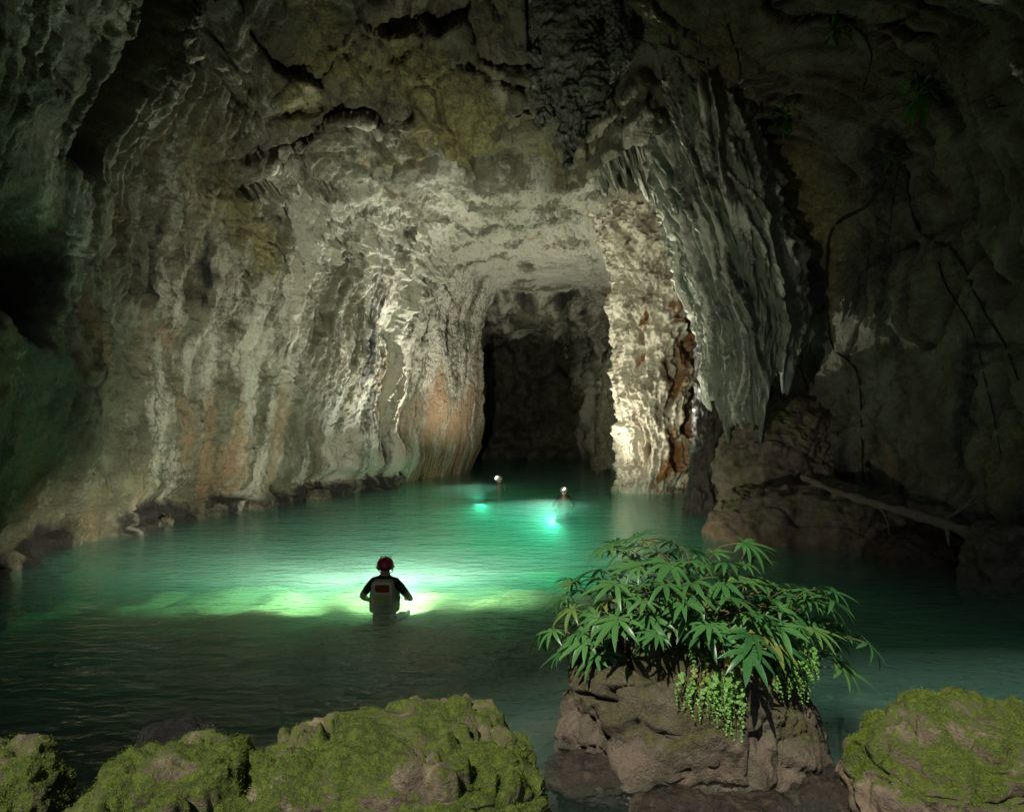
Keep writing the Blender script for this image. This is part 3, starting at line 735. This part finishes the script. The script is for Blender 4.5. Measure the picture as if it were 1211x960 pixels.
# ------------------------------------------------------------------ fallen log, dark crack tubes
M_BARK = simple("grey_bark", (0.14, 0.118, 0.085), 0.9, 0.2, 0.5, 9, 0.8)
M_CRACK = simple("crack_dark", (0.02, 0.015, 0.01), 0.85, 0.2, 0.4, 8, 0.4)
lg = empty("fallen_log", at(1120, 622, 12.4), 0, label="bare grey fallen log lying on the ledge under the right wall", category="log")
def lpath(pts): return [Vector(at(*p)) - Vector(lg.location) for p in pts]
mb = MB(); q = smooth_path(lpath([(948, 563, 15.2), (985, 580, 14.6), (1040, 597, 13.6), (1090, 611, 12.9), (1150, 632, 12.0), (1215, 668, 11.2)]), 40)
mb.tube(q, [0.06 + 0.055 * (i / 39) + 0.015 * math.sin(i * 1.7) + 0.012 * math.sin(i * 0.63) for i in range(40)], 12, 0, 0.18, 4)
link("trunk", mb.mesh("trunk", [M_BARK]), lg)
for k, pts in enumerate([[(1112, 618, 12.5), (1140, 600, 12.5), (1152, 588, 12.5), (1168, 584, 12.4)], [(1145, 598, 12.5), (1160, 592, 12.4), (1172, 596, 12.4)],
                         [(1038, 598, 13.6), (1048, 612, 13.4), (1052, 632, 13.2)], [(1152, 632, 12.0), (1165, 655, 11.7), (1185, 690, 11.4)], [(1190, 655, 11.5), (1200, 675, 11.3), (1211, 705, 11.1)], [(1120, 622, 12.4), (1122, 645, 12.2)]]):
    mb = MB(); q = smooth_path(lpath(pts), 14); r0 = (0.035, 0.02, 0.022, 0.09, 0.07, 0.05)[k]
    mb.tube(q, [r0 * (1 - 0.65 * i / 13) for i in range(14)], 7, 0, 0.25, k)
    link("branch", mb.mesh("branch", [M_BARK]), lg)

def crack_on_wall(pix, r, label, forks=()):  # dark tubes added in place of the dark cracks in the wall
    pts = []
    for (u, v) in smooth_path([(a, b, 0) for a, b in pix], 46)[:] and [(p[0], p[1]) for p in smooth_path([(a, b, 0) for a, b in pix], 46)]:
        best = None
        for o in (wall_r, roof):
            h = hit(o, u, v)
            if h and (best is None or h[0].length < best[0].length): best = h
        if best: pts.append(best[0] + best[1] * r * 0.5)
    if len(pts) < 6: return None
    # relax along the path so the tube bridges small hollows
    for _ in range(1):
        pts = [pts[0]] + [(pts[i - 1] + pts[i] * 2 + pts[i + 1]) / 4 for i in range(1, len(pts) - 1)] + [pts[-1]]
    mb = MB(); mb.tube(pts, [r * (1 - 0.7 * i / len(pts)) for i in range(len(pts))], 7, 0, 0.4, int(r * 1e4))
    return link("crack_tube", mb.mesh("crack_tube", [M_CRACK]), label=label, category="root", group="dark roots on the right wall")
CRACKS = [([(900, 120), (905, 190), (925, 235), (945, 265)], 0.06, "short dark root below the upper left wall plant"),
         ([(1058, 190), (1030, 240), (985, 270), (978, 340), (985, 410), (1015, 440), (1020, 520), (1022, 570)], 0.11, "thickest dark root winding down the right wall to the log"),
         ([(1070, 195), (1085, 270), (1130, 300), (1160, 360), (1190, 410), (1205, 450)], 0.08, "dark root slanting right from the small bright wall plant"),
         ([(1062, 200), (1055, 250), (1050, 290)], 0.05, "thin dark root straight under the small bright wall plant"),
         ([(860, 30), (875, 80), (868, 130)], 0.07, "short thick dark root high beside the stone curtain"),
         ([(930, 380), (945, 430), (965, 490), (975, 540)], 0.06, "thin dark root right of the stone curtain's tip"),
         ([(1110, 310), (1120, 340), (1150, 390), (1170, 470), (1185, 540)], 0.05, "thin dark root wandering low toward the log's thick end"),
         ([(1000, 20), (1030, 60), (1020, 110)], 0.06, "dark root between the two uppermost wall plants")]
for pix, r, lab in CRACKS: crack_on_wall(pix, r * 0.45, lab)

# ------------------------------------------------------------------ leaves
def leaf_mat(name, c1, c2, rough, trans):
    m, nt, b, out = newmat(name)
    oi = nt.nodes.new("ShaderNodeObjectInfo")
    p = nt.nodes.new("ShaderNodeTexCoord").outputs["Object"]
    n = noise(nt, p, 14, 4, 0.6)
    f = mathn(nt, 'ADD', mathn(nt, 'MULTIPLY', oi.outputs["Random"], 0.7), mathn(nt, 'MULTIPLY', mathn(nt, 'SUBTRACT', n, 0.35), 0.8), clamp=True)
    c = mixc(nt, f, c1, c2)
    old = ramp(nt, oi.outputs["Random"], 0.90, 0.99); c = mixc(nt, mathn(nt, 'MULTIPLY', old, 0.55), c, (0.26, 0.22, 0.05))
    nt.links.new(c, b.inputs["Base Color"]); b.inputs["Roughness"].default_value = rough; b.inputs["Specular IOR Level"].default_value = 0.45
    tr = nt.nodes.new("ShaderNodeBsdfTranslucent"); nt.links.new(c, tr.inputs[0])
    mx = nt.nodes.new("ShaderNodeMixShader"); mx.inputs[0].default_value = trans
    nt.links.new(b.outputs[0], mx.inputs[1]); nt.links.new(tr.outputs[0], mx.inputs[2]); nt.links.new(mx.outputs[0], out.inputs[0])
    return m
M_LEAF = leaf_mat("shrub_leaf", (0.032, 0.120, 0.036), (0.100, 0.240, 0.062), 0.36, 0.28)
M_STEM = simple("green_stem", (0.10, 0.10, 0.035), 0.7, 0.3, 0.3, 12)
M_YLEAF = leaf_mat("yellow_leaf", (0.42, 0.36, 0.03), (0.5, 0.42, 0.05), 0.5, 0.3)
M_FERN = leaf_mat("fern_leaf", (0.09, 0.24, 0.03), (0.17, 0.36, 0.06), 0.55, 0.3)
M_WALLP = leaf_mat("wall_plant_leaf", (0.06, 0.20, 0.02), (0.12, 0.30, 0.04), 0.5, 0.3)

def leaflet(mb, base, dr, up, L, W, droop, m=0, seg=6, fold=0.25):
    """pointed lance leaf with a midrib fold, curving down"""
    side = dr.cross(up).normalized()
    Vv = []; Ff = []
    for i in range(seg + 1):
        t = i / seg
        wd = W * (math.sin(math.pi * min(1, t * 0.93 + 0.05)) ** 0.85) * (1 - 0.35 * t)
        c = base + dr * (L * t * (1 - 0.12 * droop * t)) + Vector((0, 0, -1)) * (droop * L * t * t * 0.55)
        if i == seg: wd = 0.0006
        Vv += [c - side * wd + up * fold * wd, c, c + side * wd + up * fold * wd]
    for i in range(seg):
        a = i * 3
        Ff += [(a, a + 1, a + 4, a + 3), (a + 1, a + 2, a + 5, a + 4)]
    mb.add(Vv, Ff, m)

def palmate(seed, nl=9, Ls=0.27):
    rr = random.Random(seed); mb = MB()
    spread = 118 + rr.uniform(-12, 12)
    for k in range(nl):
        t = (k / (nl - 1)) * 2 - 1
        an = R(t * spread + rr.uniform(-5, 5))
        dr = Vector((math.sin(an), math.cos(an), 0.10 + rr.uniform(-0.08, 0.12))).normalized()
        L = Ls * (1.0 - 0.42 * abs(t) ** 1.5) * rr.uniform(0.9, 1.1)
        leaflet(mb, dr * 0.008, dr, Vector((0, 0, 1)), L, L * rr.uniform(0.085, 0.125), 0.3 + 0.7 * rr.random(), 0)
    pet = [Vector((0, 0, 0)), Vector((0, -0.06, -0.03)), Vector((0, -0.15, -0.10)), Vector((0, -0.21, -0.22))]
    mb.tube(smooth_path(pet, 6), [0.0045] * 6, 5, 1)
    return mb.mesh("leaf", [M_LEAF, M_STEM])
LEAFM = [palmate(s, nl) for s, nl in ((1, 9), (2, 7), (3, 10), (4, 8), (5, 7), (6, 9))]

rng = random.Random(77)
sb = Vector((1.50, 5.72, 0.60))
shrub = empty("palmate_shrub", sb, 0, label="dense dark green shrub with fingered drooping leaves on the islet", category="shrub")
hubs = []
tries = 0
while len(hubs) < 215 and tries < 9000:
    tries += 1
    a = rng.uniform(0, 2 * math.pi); el = math.asin(rng.uniform(-0.12, 1.0))
    lob = 1 + 0.16 * math.sin(3 * a + 1.0) + 0.10 * math.sin(5 * a + 4 * el)
    rad = lob * (rng.uniform(0.82, 1.08) if rng.random() < 0.7 else rng.uniform(0.5, 0.85))
    c = Vector((math.cos(a) * math.cos(el) * 1.16 * rad, math.sin(a) * math.cos(el) * 0.82 * rad, 0.12 + math.sin(el) * 0.78 * rad))
    c.x += 0.05
    # the shrub is taller to the back and right, its skirt hangs lower at the right
    c.z += 0.06 * c.y - 0.06 * (c.x > 0.6)
    if c.y < -0.15 and c.z < 0.42 - 0.26 * max(0, c.x): continue
    if any((c - h).length < 0.108 for h in hubs): continue
    hubs.append(c)
for i, c in enumerate(hubs):
    o = link("leaf", LEAFM[i % 6], shrub)
    out = Vector((c.x / 1.2, c.y / 0.85, 0)).normalized()
    az = math.atan2(-out.x, out.y) + rng.uniform(-0.5, 0.5)
    pitch = -R(5) - R(38) * (1 - min(1, max(0, c.z / 0.9))) + rng.uniform(-0.25, 0.25)
    o.rotation_euler = (pitch, rng.uniform(-0.45, 0.45), az)
    o.location = c; s = rng.uniform(0.7, 1.3); o.scale = (s, s, s)
for k in range(14):
    a = k * 2.4; tip = Vector((math.cos(a) * 0.6, math.sin(a) * 0.45, 0.30 + 0.3 * rng.random())); mid = tip * 0.5 + Vector((0, 0, 0.18))
    mb = MB(); mb.tube(smooth_path([Vector((0.1 * math.cos(a), 0.1 * math.sin(a), -0.15)), mid, tip], 9), [0.014 - 0.001 * j for j in range(9)], 6)
    link("stem", mb.mesh("stem", [M_STEM]), shrub)
h = hit(rocks["isl"][0], 860, 782) or (at(860, 782, 5.2), Vector((0, -1, 0.5)))
# one yellowed leaf hanging below the shrub
mb = MB()
for an, L in ((-25, 0.13), (10, 0.15), (48, 0.09)):
    dr = Vector((math.sin(R(an + 140)), -0.25, math.cos(R(an + 140)))).normalized()
    leaflet(mb, Vector((0, 0, 0)), dr, Vector((0, -1, 0.2)).normalized(), L, L * 0.13, 0.2)
mb.tube([Vector((0, 0, 0)), Vector((-0.01, 0.03, 0.08)), Vector((-0.02, 0.08, 0.13))], [0.004] * 3, 5)
o = link("leaf", mb.mesh("yellow_leaf", [M_YLEAF]), shrub, label="yellowed leaf hanging under the shrub")
o.location = at(858, 778, 5.15) - sb

# ------------------------------------------------------------------ hanging maidenhair ferns
def frond(seed, L=0.32, n=18, ps=0.021):
    rr = random.Random(seed); mb = MB()
    ctr = []
    for i in range(n + 1):
        t = i / n
        ctr.append(Vector((0.03 * math.sin(t * 3 + seed), -0.10 * math.sin(min(1, t * 1.6) * math.pi / 2), -L * t ** 1.15 + 0.04 * math.sin(t * math.pi))))
    mb.tube(ctr, [0.0022] * (n + 1), 4, 1)
    for i in range(1, n + 1):
        for sd in (-1, 1):
            t = i / n; s = ps * (1.15 - 0.55 * t) * rr.uniform(0.8, 1.2)
            off = 0.012 + 0.045 * math.sin(math.pi * min(1, t * 0.8 + 0.15)) * rr.random()
            c = ctr[i] + Vector((sd * off, rr.uniform(-0.015, 0.015), rr.uniform(-0.008, 0.008)))
            dr = Vector((sd * rr.uniform(0.4, 1), rr.uniform(-0.5, 0.1), -rr.uniform(0.3, 0.9))).normalized()
            up = Vector((0, -0.8, 0.6)); side = dr.cross(up).normalized()
            V = [c, c + dr * s * .55 - side * s * .55, c + dr * s * .95 - side * s * .32, c + dr * s * .88, c + dr * s * .98 + side * s * .3, c + dr * s * .55 + side * s * .55]
            V = [v + up * rr.uniform(-0.004, 0.004) for v in V]
            mb.add(V, [(0, 1, 2, 3), (0, 3, 4, 5)])
    return mb.mesh("frond", [M_FERN, M_STEM])
FR = [frond(1, 0.36, 38, 0.024), frond(2, 0.28, 30, 0.024), frond(3, 0.22, 24, 0.026), frond(4, 0.15, 16, 0.027)]
FERNS = [((845, 735), [(3, 0, 0), (3, 30, 18), (3, -28, 10), (2, -8, 14), (3, 14, 30), (3, -20, 34), (3, 22, 44)], "bright green maidenhair fern tuft in the middle of the shrub"),
         ((838, 790), [(0, 14, 6), (1, -14, 0), (1, 2, 18), (0, 10, 22), (2, -26, 8), (2, 24, 14), (0, 6, 12), (0, 18, 14), (1, -4, 8), (2, -14, 20), (2, 12, 2)], "longest hanging maidenhair fern on the islet's front"),
         ((938, 770), [(1, 0, 0), (1, 10, 8), (2, -14, 4), (2, 18, -4), (1, 5, 2), (2, -6, 8), (2, 12, -8)], "hanging maidenhair fern at the islet's outer right side"),
         ((900, 790), [(2, 0, 0), (2, 14, 6), (1, 6, 10), (3, -18, 4), (3, -34, 8)], "small hanging maidenhair fern between two longer ferns"),
         ((872, 775), [(3, 0, 0), (3, 12, 8), (3, 2, 20)], "small maidenhair fern tuft beside the yellowed leaf")]
for (u, v), fr, lab in FERNS:
    h = hit(rocks["isl"][0], u, v)
    base = (h[0] + h[1] * 0.06) if h else at(u, v, 5.3)
    if base.y > 5.7: base = at(u, v, 5.35)
    e = empty("maidenhair_fern", base, 0, label=lab, category="fern", group="ferns hanging on the islet")
    for j, (mi, du_, dv_) in enumerate(fr):
        o = link("frond", FR[mi], e)
        o.location = (du_ / FPX * base.y, -0.02 * j * 0.5, -dv_ / FPX * base.y)
        o.rotation_euler = (R(rng.uniform(-10, 10)), R(-du_ * 0.6 + rng.uniform(-8, 8)), R(rng.uniform(-25, 25))); s = rng.uniform(0.85, 1.15); o.scale = (s, s, s)

# ------------------------------------------------------------------ small plants on the right wall
def tuft_mesh(seed, n, L):
    rr = random.Random(seed); mb = MB()
    for k in range(n):
        a = rr.uniform(0, 2 * math.pi); dr = Vector((math.cos(a) * rr.uniform(.3, 1), -rr.uniform(0.2, 0.9), rr.uniform(-0.5, 0.9) + 0.5 * math.sin(a))).normalized()
        leaflet(mb, dr * L * rr.uniform(0.0, 0.9), dr, Vector((0.2 * rr.random(), -0.3, 1)).normalized(), L * rr.uniform(0.5, 1.0), L * rr.uniform(0.10, 0.16), rr.uniform(0.4, 1.4), 0, 4)
    return mb
for (u, v, n, L, lab) in [(930, 140, 46, 0.42, "leafy green plant on the right wall above a short root"), (1085, 118, 60, 0.48, "largest leafy green plant high on the right wall"),
                          (1055, 190, 26, 0.28, "small bright green plant where dark roots begin"), (985, 38, 40, 0.42, "dim green plant near the top of the right wall")]:
    best = None
    for o in (wall_r, roof):
        h = hit(o, u, v)
        if h and (best is None or h[0].length < best[0].length): best = h
    if best is None: continue
    root = empty("wall_plant", best[0], 0, label=lab, category="plant", group="plants on the right wall")
    toc = Vector((-best[0].x, -best[0].y, 0)).normalized()
    mb = tuft_mesh(int(u), n, L)
    f = link("foliage", mb.mesh("foliage", [M_WALLP]), root); f.rotation_euler = (0, 0, math.atan2(-toc.x, toc.y) + math.pi)
    sm = MB(); sm.tube([Vector((0, 0, 0)) - Vector(best[1]) * 0.1, Vector(best[1]) * 0.1 + Vector((0, 0, 0.05)), Vector(best[1]) * 0.25], [0.02, 0.015, 0.008], 6)
    link("stem", sm.mesh("stem", [M_STEM]), root)

# ------------------------------------------------------------------ swimmers
M_SUIT = simple("black_wetsuit", (0.012, 0.013, 0.016), 0.5, 0.4, 0.2, 20)
M_SKIN = simple("skin", (0.42, 0.25, 0.17), 0.55, 0.4, 0.1, 30)
M_RED = simple("red_helmet_shell", (0.42, 0.025, 0.03), 0.3, 0.5, 0.1, 8)
M_WHITE = simple("white_helmet_shell", (0.30, 0.29, 0.28), 0.35, 0.5, 0.1, 8)
M_BLACK = simple("black_strap", (0.015, 0.015, 0.015), 0.6, 0.3, 0.2, 30)
M_CREAM = simple("cream_vest_cloth", (0.55, 0.46, 0.20), 0.8, 0.2, 0.2, 25, 0.3)
M_TRIM = simple("pale_vest_trim", (0.72, 0.68, 0.42), 0.7, 0.2, 0.15, 25)
M_YEL = simple("yellow_vest_panel", (0.72, 0.55, 0.14), 0.75, 0.2, 0.25, 25, 0.3)
M_BRICK = simple("red_vest_patch", (0.36, 0.06, 0.02), 0.8, 0.2, 0.35, 25)
m, nt, b, out = newmat("lamp_lens"); M_LENS = m
b.inputs["Base Color"].default_value = (0.9, 0.9, 0.9, 1); b.inputs["Emission Color"].default_value = (1, 0.96, 0.86, 1); b.inputs["Emission Strength"].default_value = 3.0

def skin_body(name, pts, edges, rad, root):
    me = bpy.data.meshes.new(name); me.from_pydata(pts, edges, [])
    o = bpy.data.objects.new(name, me); col.objects.link(o)
    md = o.modifiers.new("skin", 'SKIN'); md.use_smooth_shade = True
    sv = me.skin_vertices[0].data
    for i, r in enumerate(rad):
        sv[i].radius = (r, r) if not isinstance(r, tuple) else r
        sv[i].use_root = (i == root)
    s2 = o.modifiers.new("sub", 'SUBSURF'); s2.levels = 2; s2.render_levels = 2
    bpy.context.view_layer.update()
    ev = o.evaluated_get(bpy.context.evaluated_depsgraph_get())
    nm = bpy.data.meshes.new_from_object(ev)
    bpy.data.objects.remove(o)
    return nm

def ellipsoid(mb, c, r, m=0, nu=20, nv=12, z0=-1.0, z1=1.0):
    V = []; zz = np.linspace(math.asin(z0), math.asin(z1), nv)
    for a in zz:
        for k in range(nu):
            t = 2 * math.pi * k / nu
            V.append((c[0] + r[0] * math.cos(a) * math.cos(t), c[1] + r[1] * math.cos(a) * math.sin(t), c[2] + r[2] * math.sin(a)))
    mb.add(V, grid_faces(nv, nu, True), m)

def rbox(mb, c, s, m=0, e=0.35):
    V = []
    nu, nv = 24, 13
    for a in np.linspace(-math.pi / 2, math.pi / 2, nv):
        for k in range(nu):
            t = 2 * math.pi * k / nu
            f = lambda x: math.copysign(abs(x) ** e, x)
            V.append((c[0] + s[0] * f(math.cos(a)) * f(math.cos(t)), c[1] + s[1] * f(math.cos(a)) * f(math.sin(t)), c[2] + s[2] * f(math.sin(a))))
    mb.add(V, grid_faces(nv, nu, True), m)

def swimmer(loc, rz, label, vest, helmet, sink=0.0, head_turn=0.0):
    root = empty("person", (loc[0], loc[1], loc[2] - sink), rz, label=label, category="person", group="swimmers in the lake")
    pts = [(0, 0, -0.25), (0, 0.0, -0.05), (0, 0.0, 0.16), (0, 0.0, 0.33), (0, 0.015, 0.42), (0, 0.03, 0.50), (0, 0.04, 0.60)]
    rad = [(.17, .13), (.165, .12), (.185, .13), (.15, .11), .066, (.082, .09), (.078, .09)]
    edges = [(i, i + 1) for i in range(6)]
    def chain(start, ps, rs):
        k = start
        for p, r in zip(ps, rs):
            pts.append(p); rad.append(r); edges.append((k, len(pts) - 1)); k = len(pts) - 1
        return k
    for s in (-1, 1):
        wx_, wy_ = (.33, .27) if s < 0 else (.25, .44)
        wr = chain(3, [(s * .17, 0, .33), (s * .26, .01, .23), (s * .36, .03, .10), (s * .37, .16, .03), (s * wx_, wy_, -.03)], [.078, .070, .060, .050, .036])
        pal = chain(wr, [(s * (wx_ - .03), wy_ + .05, -.06)], [(.038, .018)])
        for f in range(4):
            o = (f - 1.5) * 0.021
            chain(pal, [(s * (wx_ - .035) + o, wy_ + .09, -.065), (s * (wx_ - .038) + o * 1.15, wy_ + .115, -.072), (s * (wx_ - .04) + o * 1.2, wy_ + .135 - abs(f - 1.3) * .008, -.085)], [.0095, .009, .0075])
        chain(wr, [(s * (wx_ - .055), wy_ + .04, -.06), (s * (wx_ - .075), wy_ + .07, -.07)], [.011, .009])
        chain(0, [(s * .10, .02, -.33), (s * .15, .48, -.32), (s * .15, .88, -.42), (s * .16, 1.0, -.40)], [.10, .065, .042, .035])
    bmn = skin_body("body", pts, edges, rad, 0)
    bmn.materials.append(M_SUIT); bmn.materials.append(M_SKIN)
    bm = bmesh.new(); bm.from_mesh(bmn)
    # face relief: nose, brow, ears on the same mesh
    for v in bm.verts:
        x_, y_, z_ = v.co
        if z_ > 0.44 and y_ > 0.09 and abs(x_) < 0.02: v.co.y += 0.022 * math.exp(-((z_ - 0.535) / 0.022) ** 2)
        if z_ > 0.44 and y_ > 0.08 and abs(abs(x_) - 0.034) < 0.02: v.co.y -= 0.010 * math.exp(-((z_ - 0.565) / 0.014) ** 2)
        if z_ > 0.44 and y_ > 0.08 and abs(x_) < 0.04: v.co.y += 0.006 * math.exp(-((z_ - 0.492) / 0.010) ** 2)
        if abs(y_ - 0.03) < 0.02 and abs(x_) > 0.07: v.co.x += math.copysign(0.018, x_) * math.exp(-((z_ - 0.54) / 0.025) ** 2)
    for f in bm.faces:
        c = f.calc_center_median(); f.smooth = True
        f.material_index = 1 if (c.z > 0.43 or (c.y > 0.285 and c.z > -0.12 and abs(c.x) > 0.22)) else 0
    bm.to_mesh(bmn); bm.free()
    link("body", bmn, root)
    # life vest
    mb = MB(); n = 40; lev = [(-.12, .215, .160), (-.10, .225, .170), (0.02, .228, .175), (.15, .225, .175), (.26, .21, .165), (.33, .19, .150), (.375, .15, .12), (.385, .11, .09)]
    V = []
    for zc, rx, ry in lev:
        for k in range(n):
            t = 2 * math.pi * k / n; f = lambda x_: math.copysign(abs(x_) ** 0.55, x_)
            arm = 1 - 0.16 * math.exp(-((zc - 0.28) / 0.08) ** 2) * abs(math.cos(t)) ** 6
            V.append((rx * f(math.cos(t)) * arm, ry * f(math.sin(t)), zc))
    mb.add(V, grid_faces(len(lev), n, True))
    vo = link("life_vest", mb.mesh("life_vest", [vest]), root)
    mb = MB(); rbox(mb, (0, -.172, .19), (.165, .018, .175), 0, 0.3); link("back_panel", mb.mesh("back_panel", [M_TRIM]), vo)
    mb = MB(); rbox(mb, (0, -.184, .10), (.14, .014, .07), 0, 0.3); link("yellow_panel", mb.mesh("yellow_panel", [M_YEL]), vo)
    mb = MB(); rbox(mb, (.01, -.184, .262), (.115, .014, .058), 0, 0.4); link("red_patch", mb.mesh("red_patch", [M_BRICK]), vo)
    mb = MB(); rbox(mb, (0, 0, .055), (.236, .184, .014), 0, 0.5); link("waist_strap", mb.mesh("waist_strap", [M_BLACK]), vo)
    # helmet with lamp
    mb = MB(); ellipsoid(mb, (0, .035, .575), (.132, .148, .132), 0, 28, 14, -0.45, 1.0)
    ho = link("helmet", mb.mesh("helmet", [helmet]), root)
    mb = MB()
    ring = [(.135 * math.cos(t), .035 + .151 * math.sin(t), .545 + .008 * math.cos(2 * t)) for t in np.linspace(0, 2 * math.pi, 33)]
    mb.tube(ring, [.010] * 33, 6); link("rim", mb.mesh("rim", [M_BLACK]), ho)
    mb = MB()
    for s in (-1, 1): mb.tube(smooth_path([(s * .125, .03, .53), (s * .095, .06, .46), (s * .03, .09, .435)], 8), [.007] * 8, 5)
    link("chin_strap", mb.mesh("chin_strap", [M_BLACK]), ho)
    mb = MB()
    for s in (-.06, 0, .06): mb.tube([(s, .035 + .15 * math.cos(a), .578 + .135 * math.sin(a)) for a in np.linspace(0.5, 2.6, 12)], [.008] * 12, 5)
    link("ridge", mb.mesh("ridge", [helmet]), ho)
    mb = MB(); rbox(mb, (0, .19, .615), (.030, .020, .024), 0, 0.5)
    link("headlamp", mb.mesh("headlamp", [M_BLACK]), ho)
    mb = MB(); ellipsoid(mb, (0, .208, .615), (.020, .008, .018), 0, 14, 8); link("lens", mb.mesh("lens", [M_LENS]), ho)
    mb = MB(); rbox(mb, (-.045, -.105, .535), (.014, .014, .012), 0, 0.6); link("clip", mb.mesh("clip", [M_WHITE]), ho)
    return root

def beam(person, name, local, target, power, angle, blend, color=(1, 0.95, 0.85), size=0.03):
    """one cone of the swimmer's headlamp, aimed at a point of the cave"""
    l = bpy.data.lights.new(name, 'SPOT'); l.energy = power; l.spot_size = R(angle); l.spot_blend = blend; l.color = color; l.shadow_soft_size = size
    o = bpy.data.objects.new(name, l); col.objects.link(o); o.parent = person; o.location = local
    bpy.context.view_layer.update()
    wp = o.matrix_world.translation
    q = (Vector(target) - wp).to_track_quat('-Z', 'Y')
    o.rotation_euler = (person.matrix_world.to_quaternion().inverted() @ q).to_euler()
    return o

M_TORCH = simple("dive_torch_casing", (0.05, 0.05, 0.055), 0.4, 0.5, 0.1, 20)
M_TLENS = simple("torch_glass", (0.7, 0.7, 0.68), 0.2, 0.5, 0.05, 20)
def torch(person, local, power, label, aim, cone=165):
    """dive torch held under the surface in the hand; its light spreads in the silty water"""
    lx, ly, lz = local
    mb = MB(); mb.tube([(lx, ly - 0.17, lz), (lx, ly - 0.05, lz), (lx, ly - 0.045, lz), (lx, ly, lz)], [.018, .018, .03, .032], 12)
    mb.tube([(lx, ly + 0.001, lz), (lx, ly + 0.006, lz)], [.026, .024], 12, 1)
    t = link("dive_torch", mb.mesh("dive_torch", [M_TORCH, M_TLENS]), label=label, category="torch")
    t.matrix_world = person.matrix_world
    l = bpy.data.lights.new("torch_light", 'SPOT'); l.spot_size = R(cone); l.spot_blend = 0.8
    l.energy = power; l.color = (1, 0.97, 0.86); l.shadow_soft_size = 0.05
    o = bpy.data.objects.new("torch_light", l); col.objects.link(o); o.parent = t; o.location = (lx, ly + 0.06, lz)
    bpy.context.view_layer.update()
    q = (Vector(aim) - o.matrix_world.translation).to_track_quat('-Z', 'Y')
    o.rotation_euler = (t.matrix_world.to_quaternion().inverted() @ q).to_euler()
    return t
def on_water(u, v):
    d = FPX * CH / (v - V0); return at(u, v, d)
LAMP = (0, .235, .62)
pA = swimmer(on_water(455, 698), R(-4), "swimmer seen from behind in red helmet and cream vest", M_CREAM, M_RED, 0.19)
beam(pA, "headlamp_beam", LAMP, (0.8, 19.0, 3.6), 850, 146, 1.0, (1, 0.94, 0.82))
beam(pA, "extra_spot", LAMP, (-1.5, 18.4, 9.6), 800, 50, 1.0, (1, 0.96, 0.86))  # added light for the brow
beam(pA, "extra_flood", LAMP, (-3.0, 17.0, 1.2), 4800, 124, 1.0, (1, 0.95, 0.80))  # added light to widen the pool on the water
beam(pA, "extra_side_flood", LAMP, (-5.6, 12.9, -0.5), 4200, 52, 1.0, (1, 0.93, 0.74))  # added light for the water and wall to the left
beam(pA, "extra_side_flood", LAMP, (0.6, 13.4, -0.5), 2600, 46, 1.0, (1, 0.94, 0.78))  # added light for the water to the right
torch(pA, (0.20, .74, -0.10), 160, "dive torch in the hand of the red helmeted swimmer", (-3.0, 20, 0.2), 172)
pB = swimmer(on_water(667, 585), R(165), "farther swimmer in white helmet near the flowstone pillar", M_BRICK, M_WHITE, 0.42)
beam(pB, "headlamp_beam", LAMP, (-5.4, 22.6, 9.2), 3200, 62, 1.0, (1, 0.97, 0.90))
beam(pB, "extra_flood", LAMP, (5.0, 24.6, 5.6), 1700, 120, 1.0, (1, 0.94, 0.82))  # added light for the pillar
beam(pB, "extra_spot", LAMP, (5.7, 18.4, 7.2), 5200, 62, 1.0, (1, 0.96, 0.86))  # added light to rake the stone curtain
torch(pB, (0.20, .74, -0.42), 2900, "dive torch in the hand of the swimmer near the pillar", (0.5, 14.0, -3.2))
pC = swimmer(on_water(591, 571), R(100), "small swimmer deepest in the cave below the passage roof", M_BRICK, M_WHITE, 0.42)
beam(pC, "headlamp_beam", LAMP, (-5.3, 24.6, 6.3), 8000, 64, 1.0, (1, 0.96, 0.90))
beam(pC, "extra_flood", LAMP, (0.1, 30.8, 8.5), 3000, 150, 1.0, (1, 0.92, 0.84))  # added light for the passage roof
torch(pC, (0.20, .74, -0.42), 4200, "dive torch in the hand of the deepest swimmer", (-1.0, 18.0, -4.0))
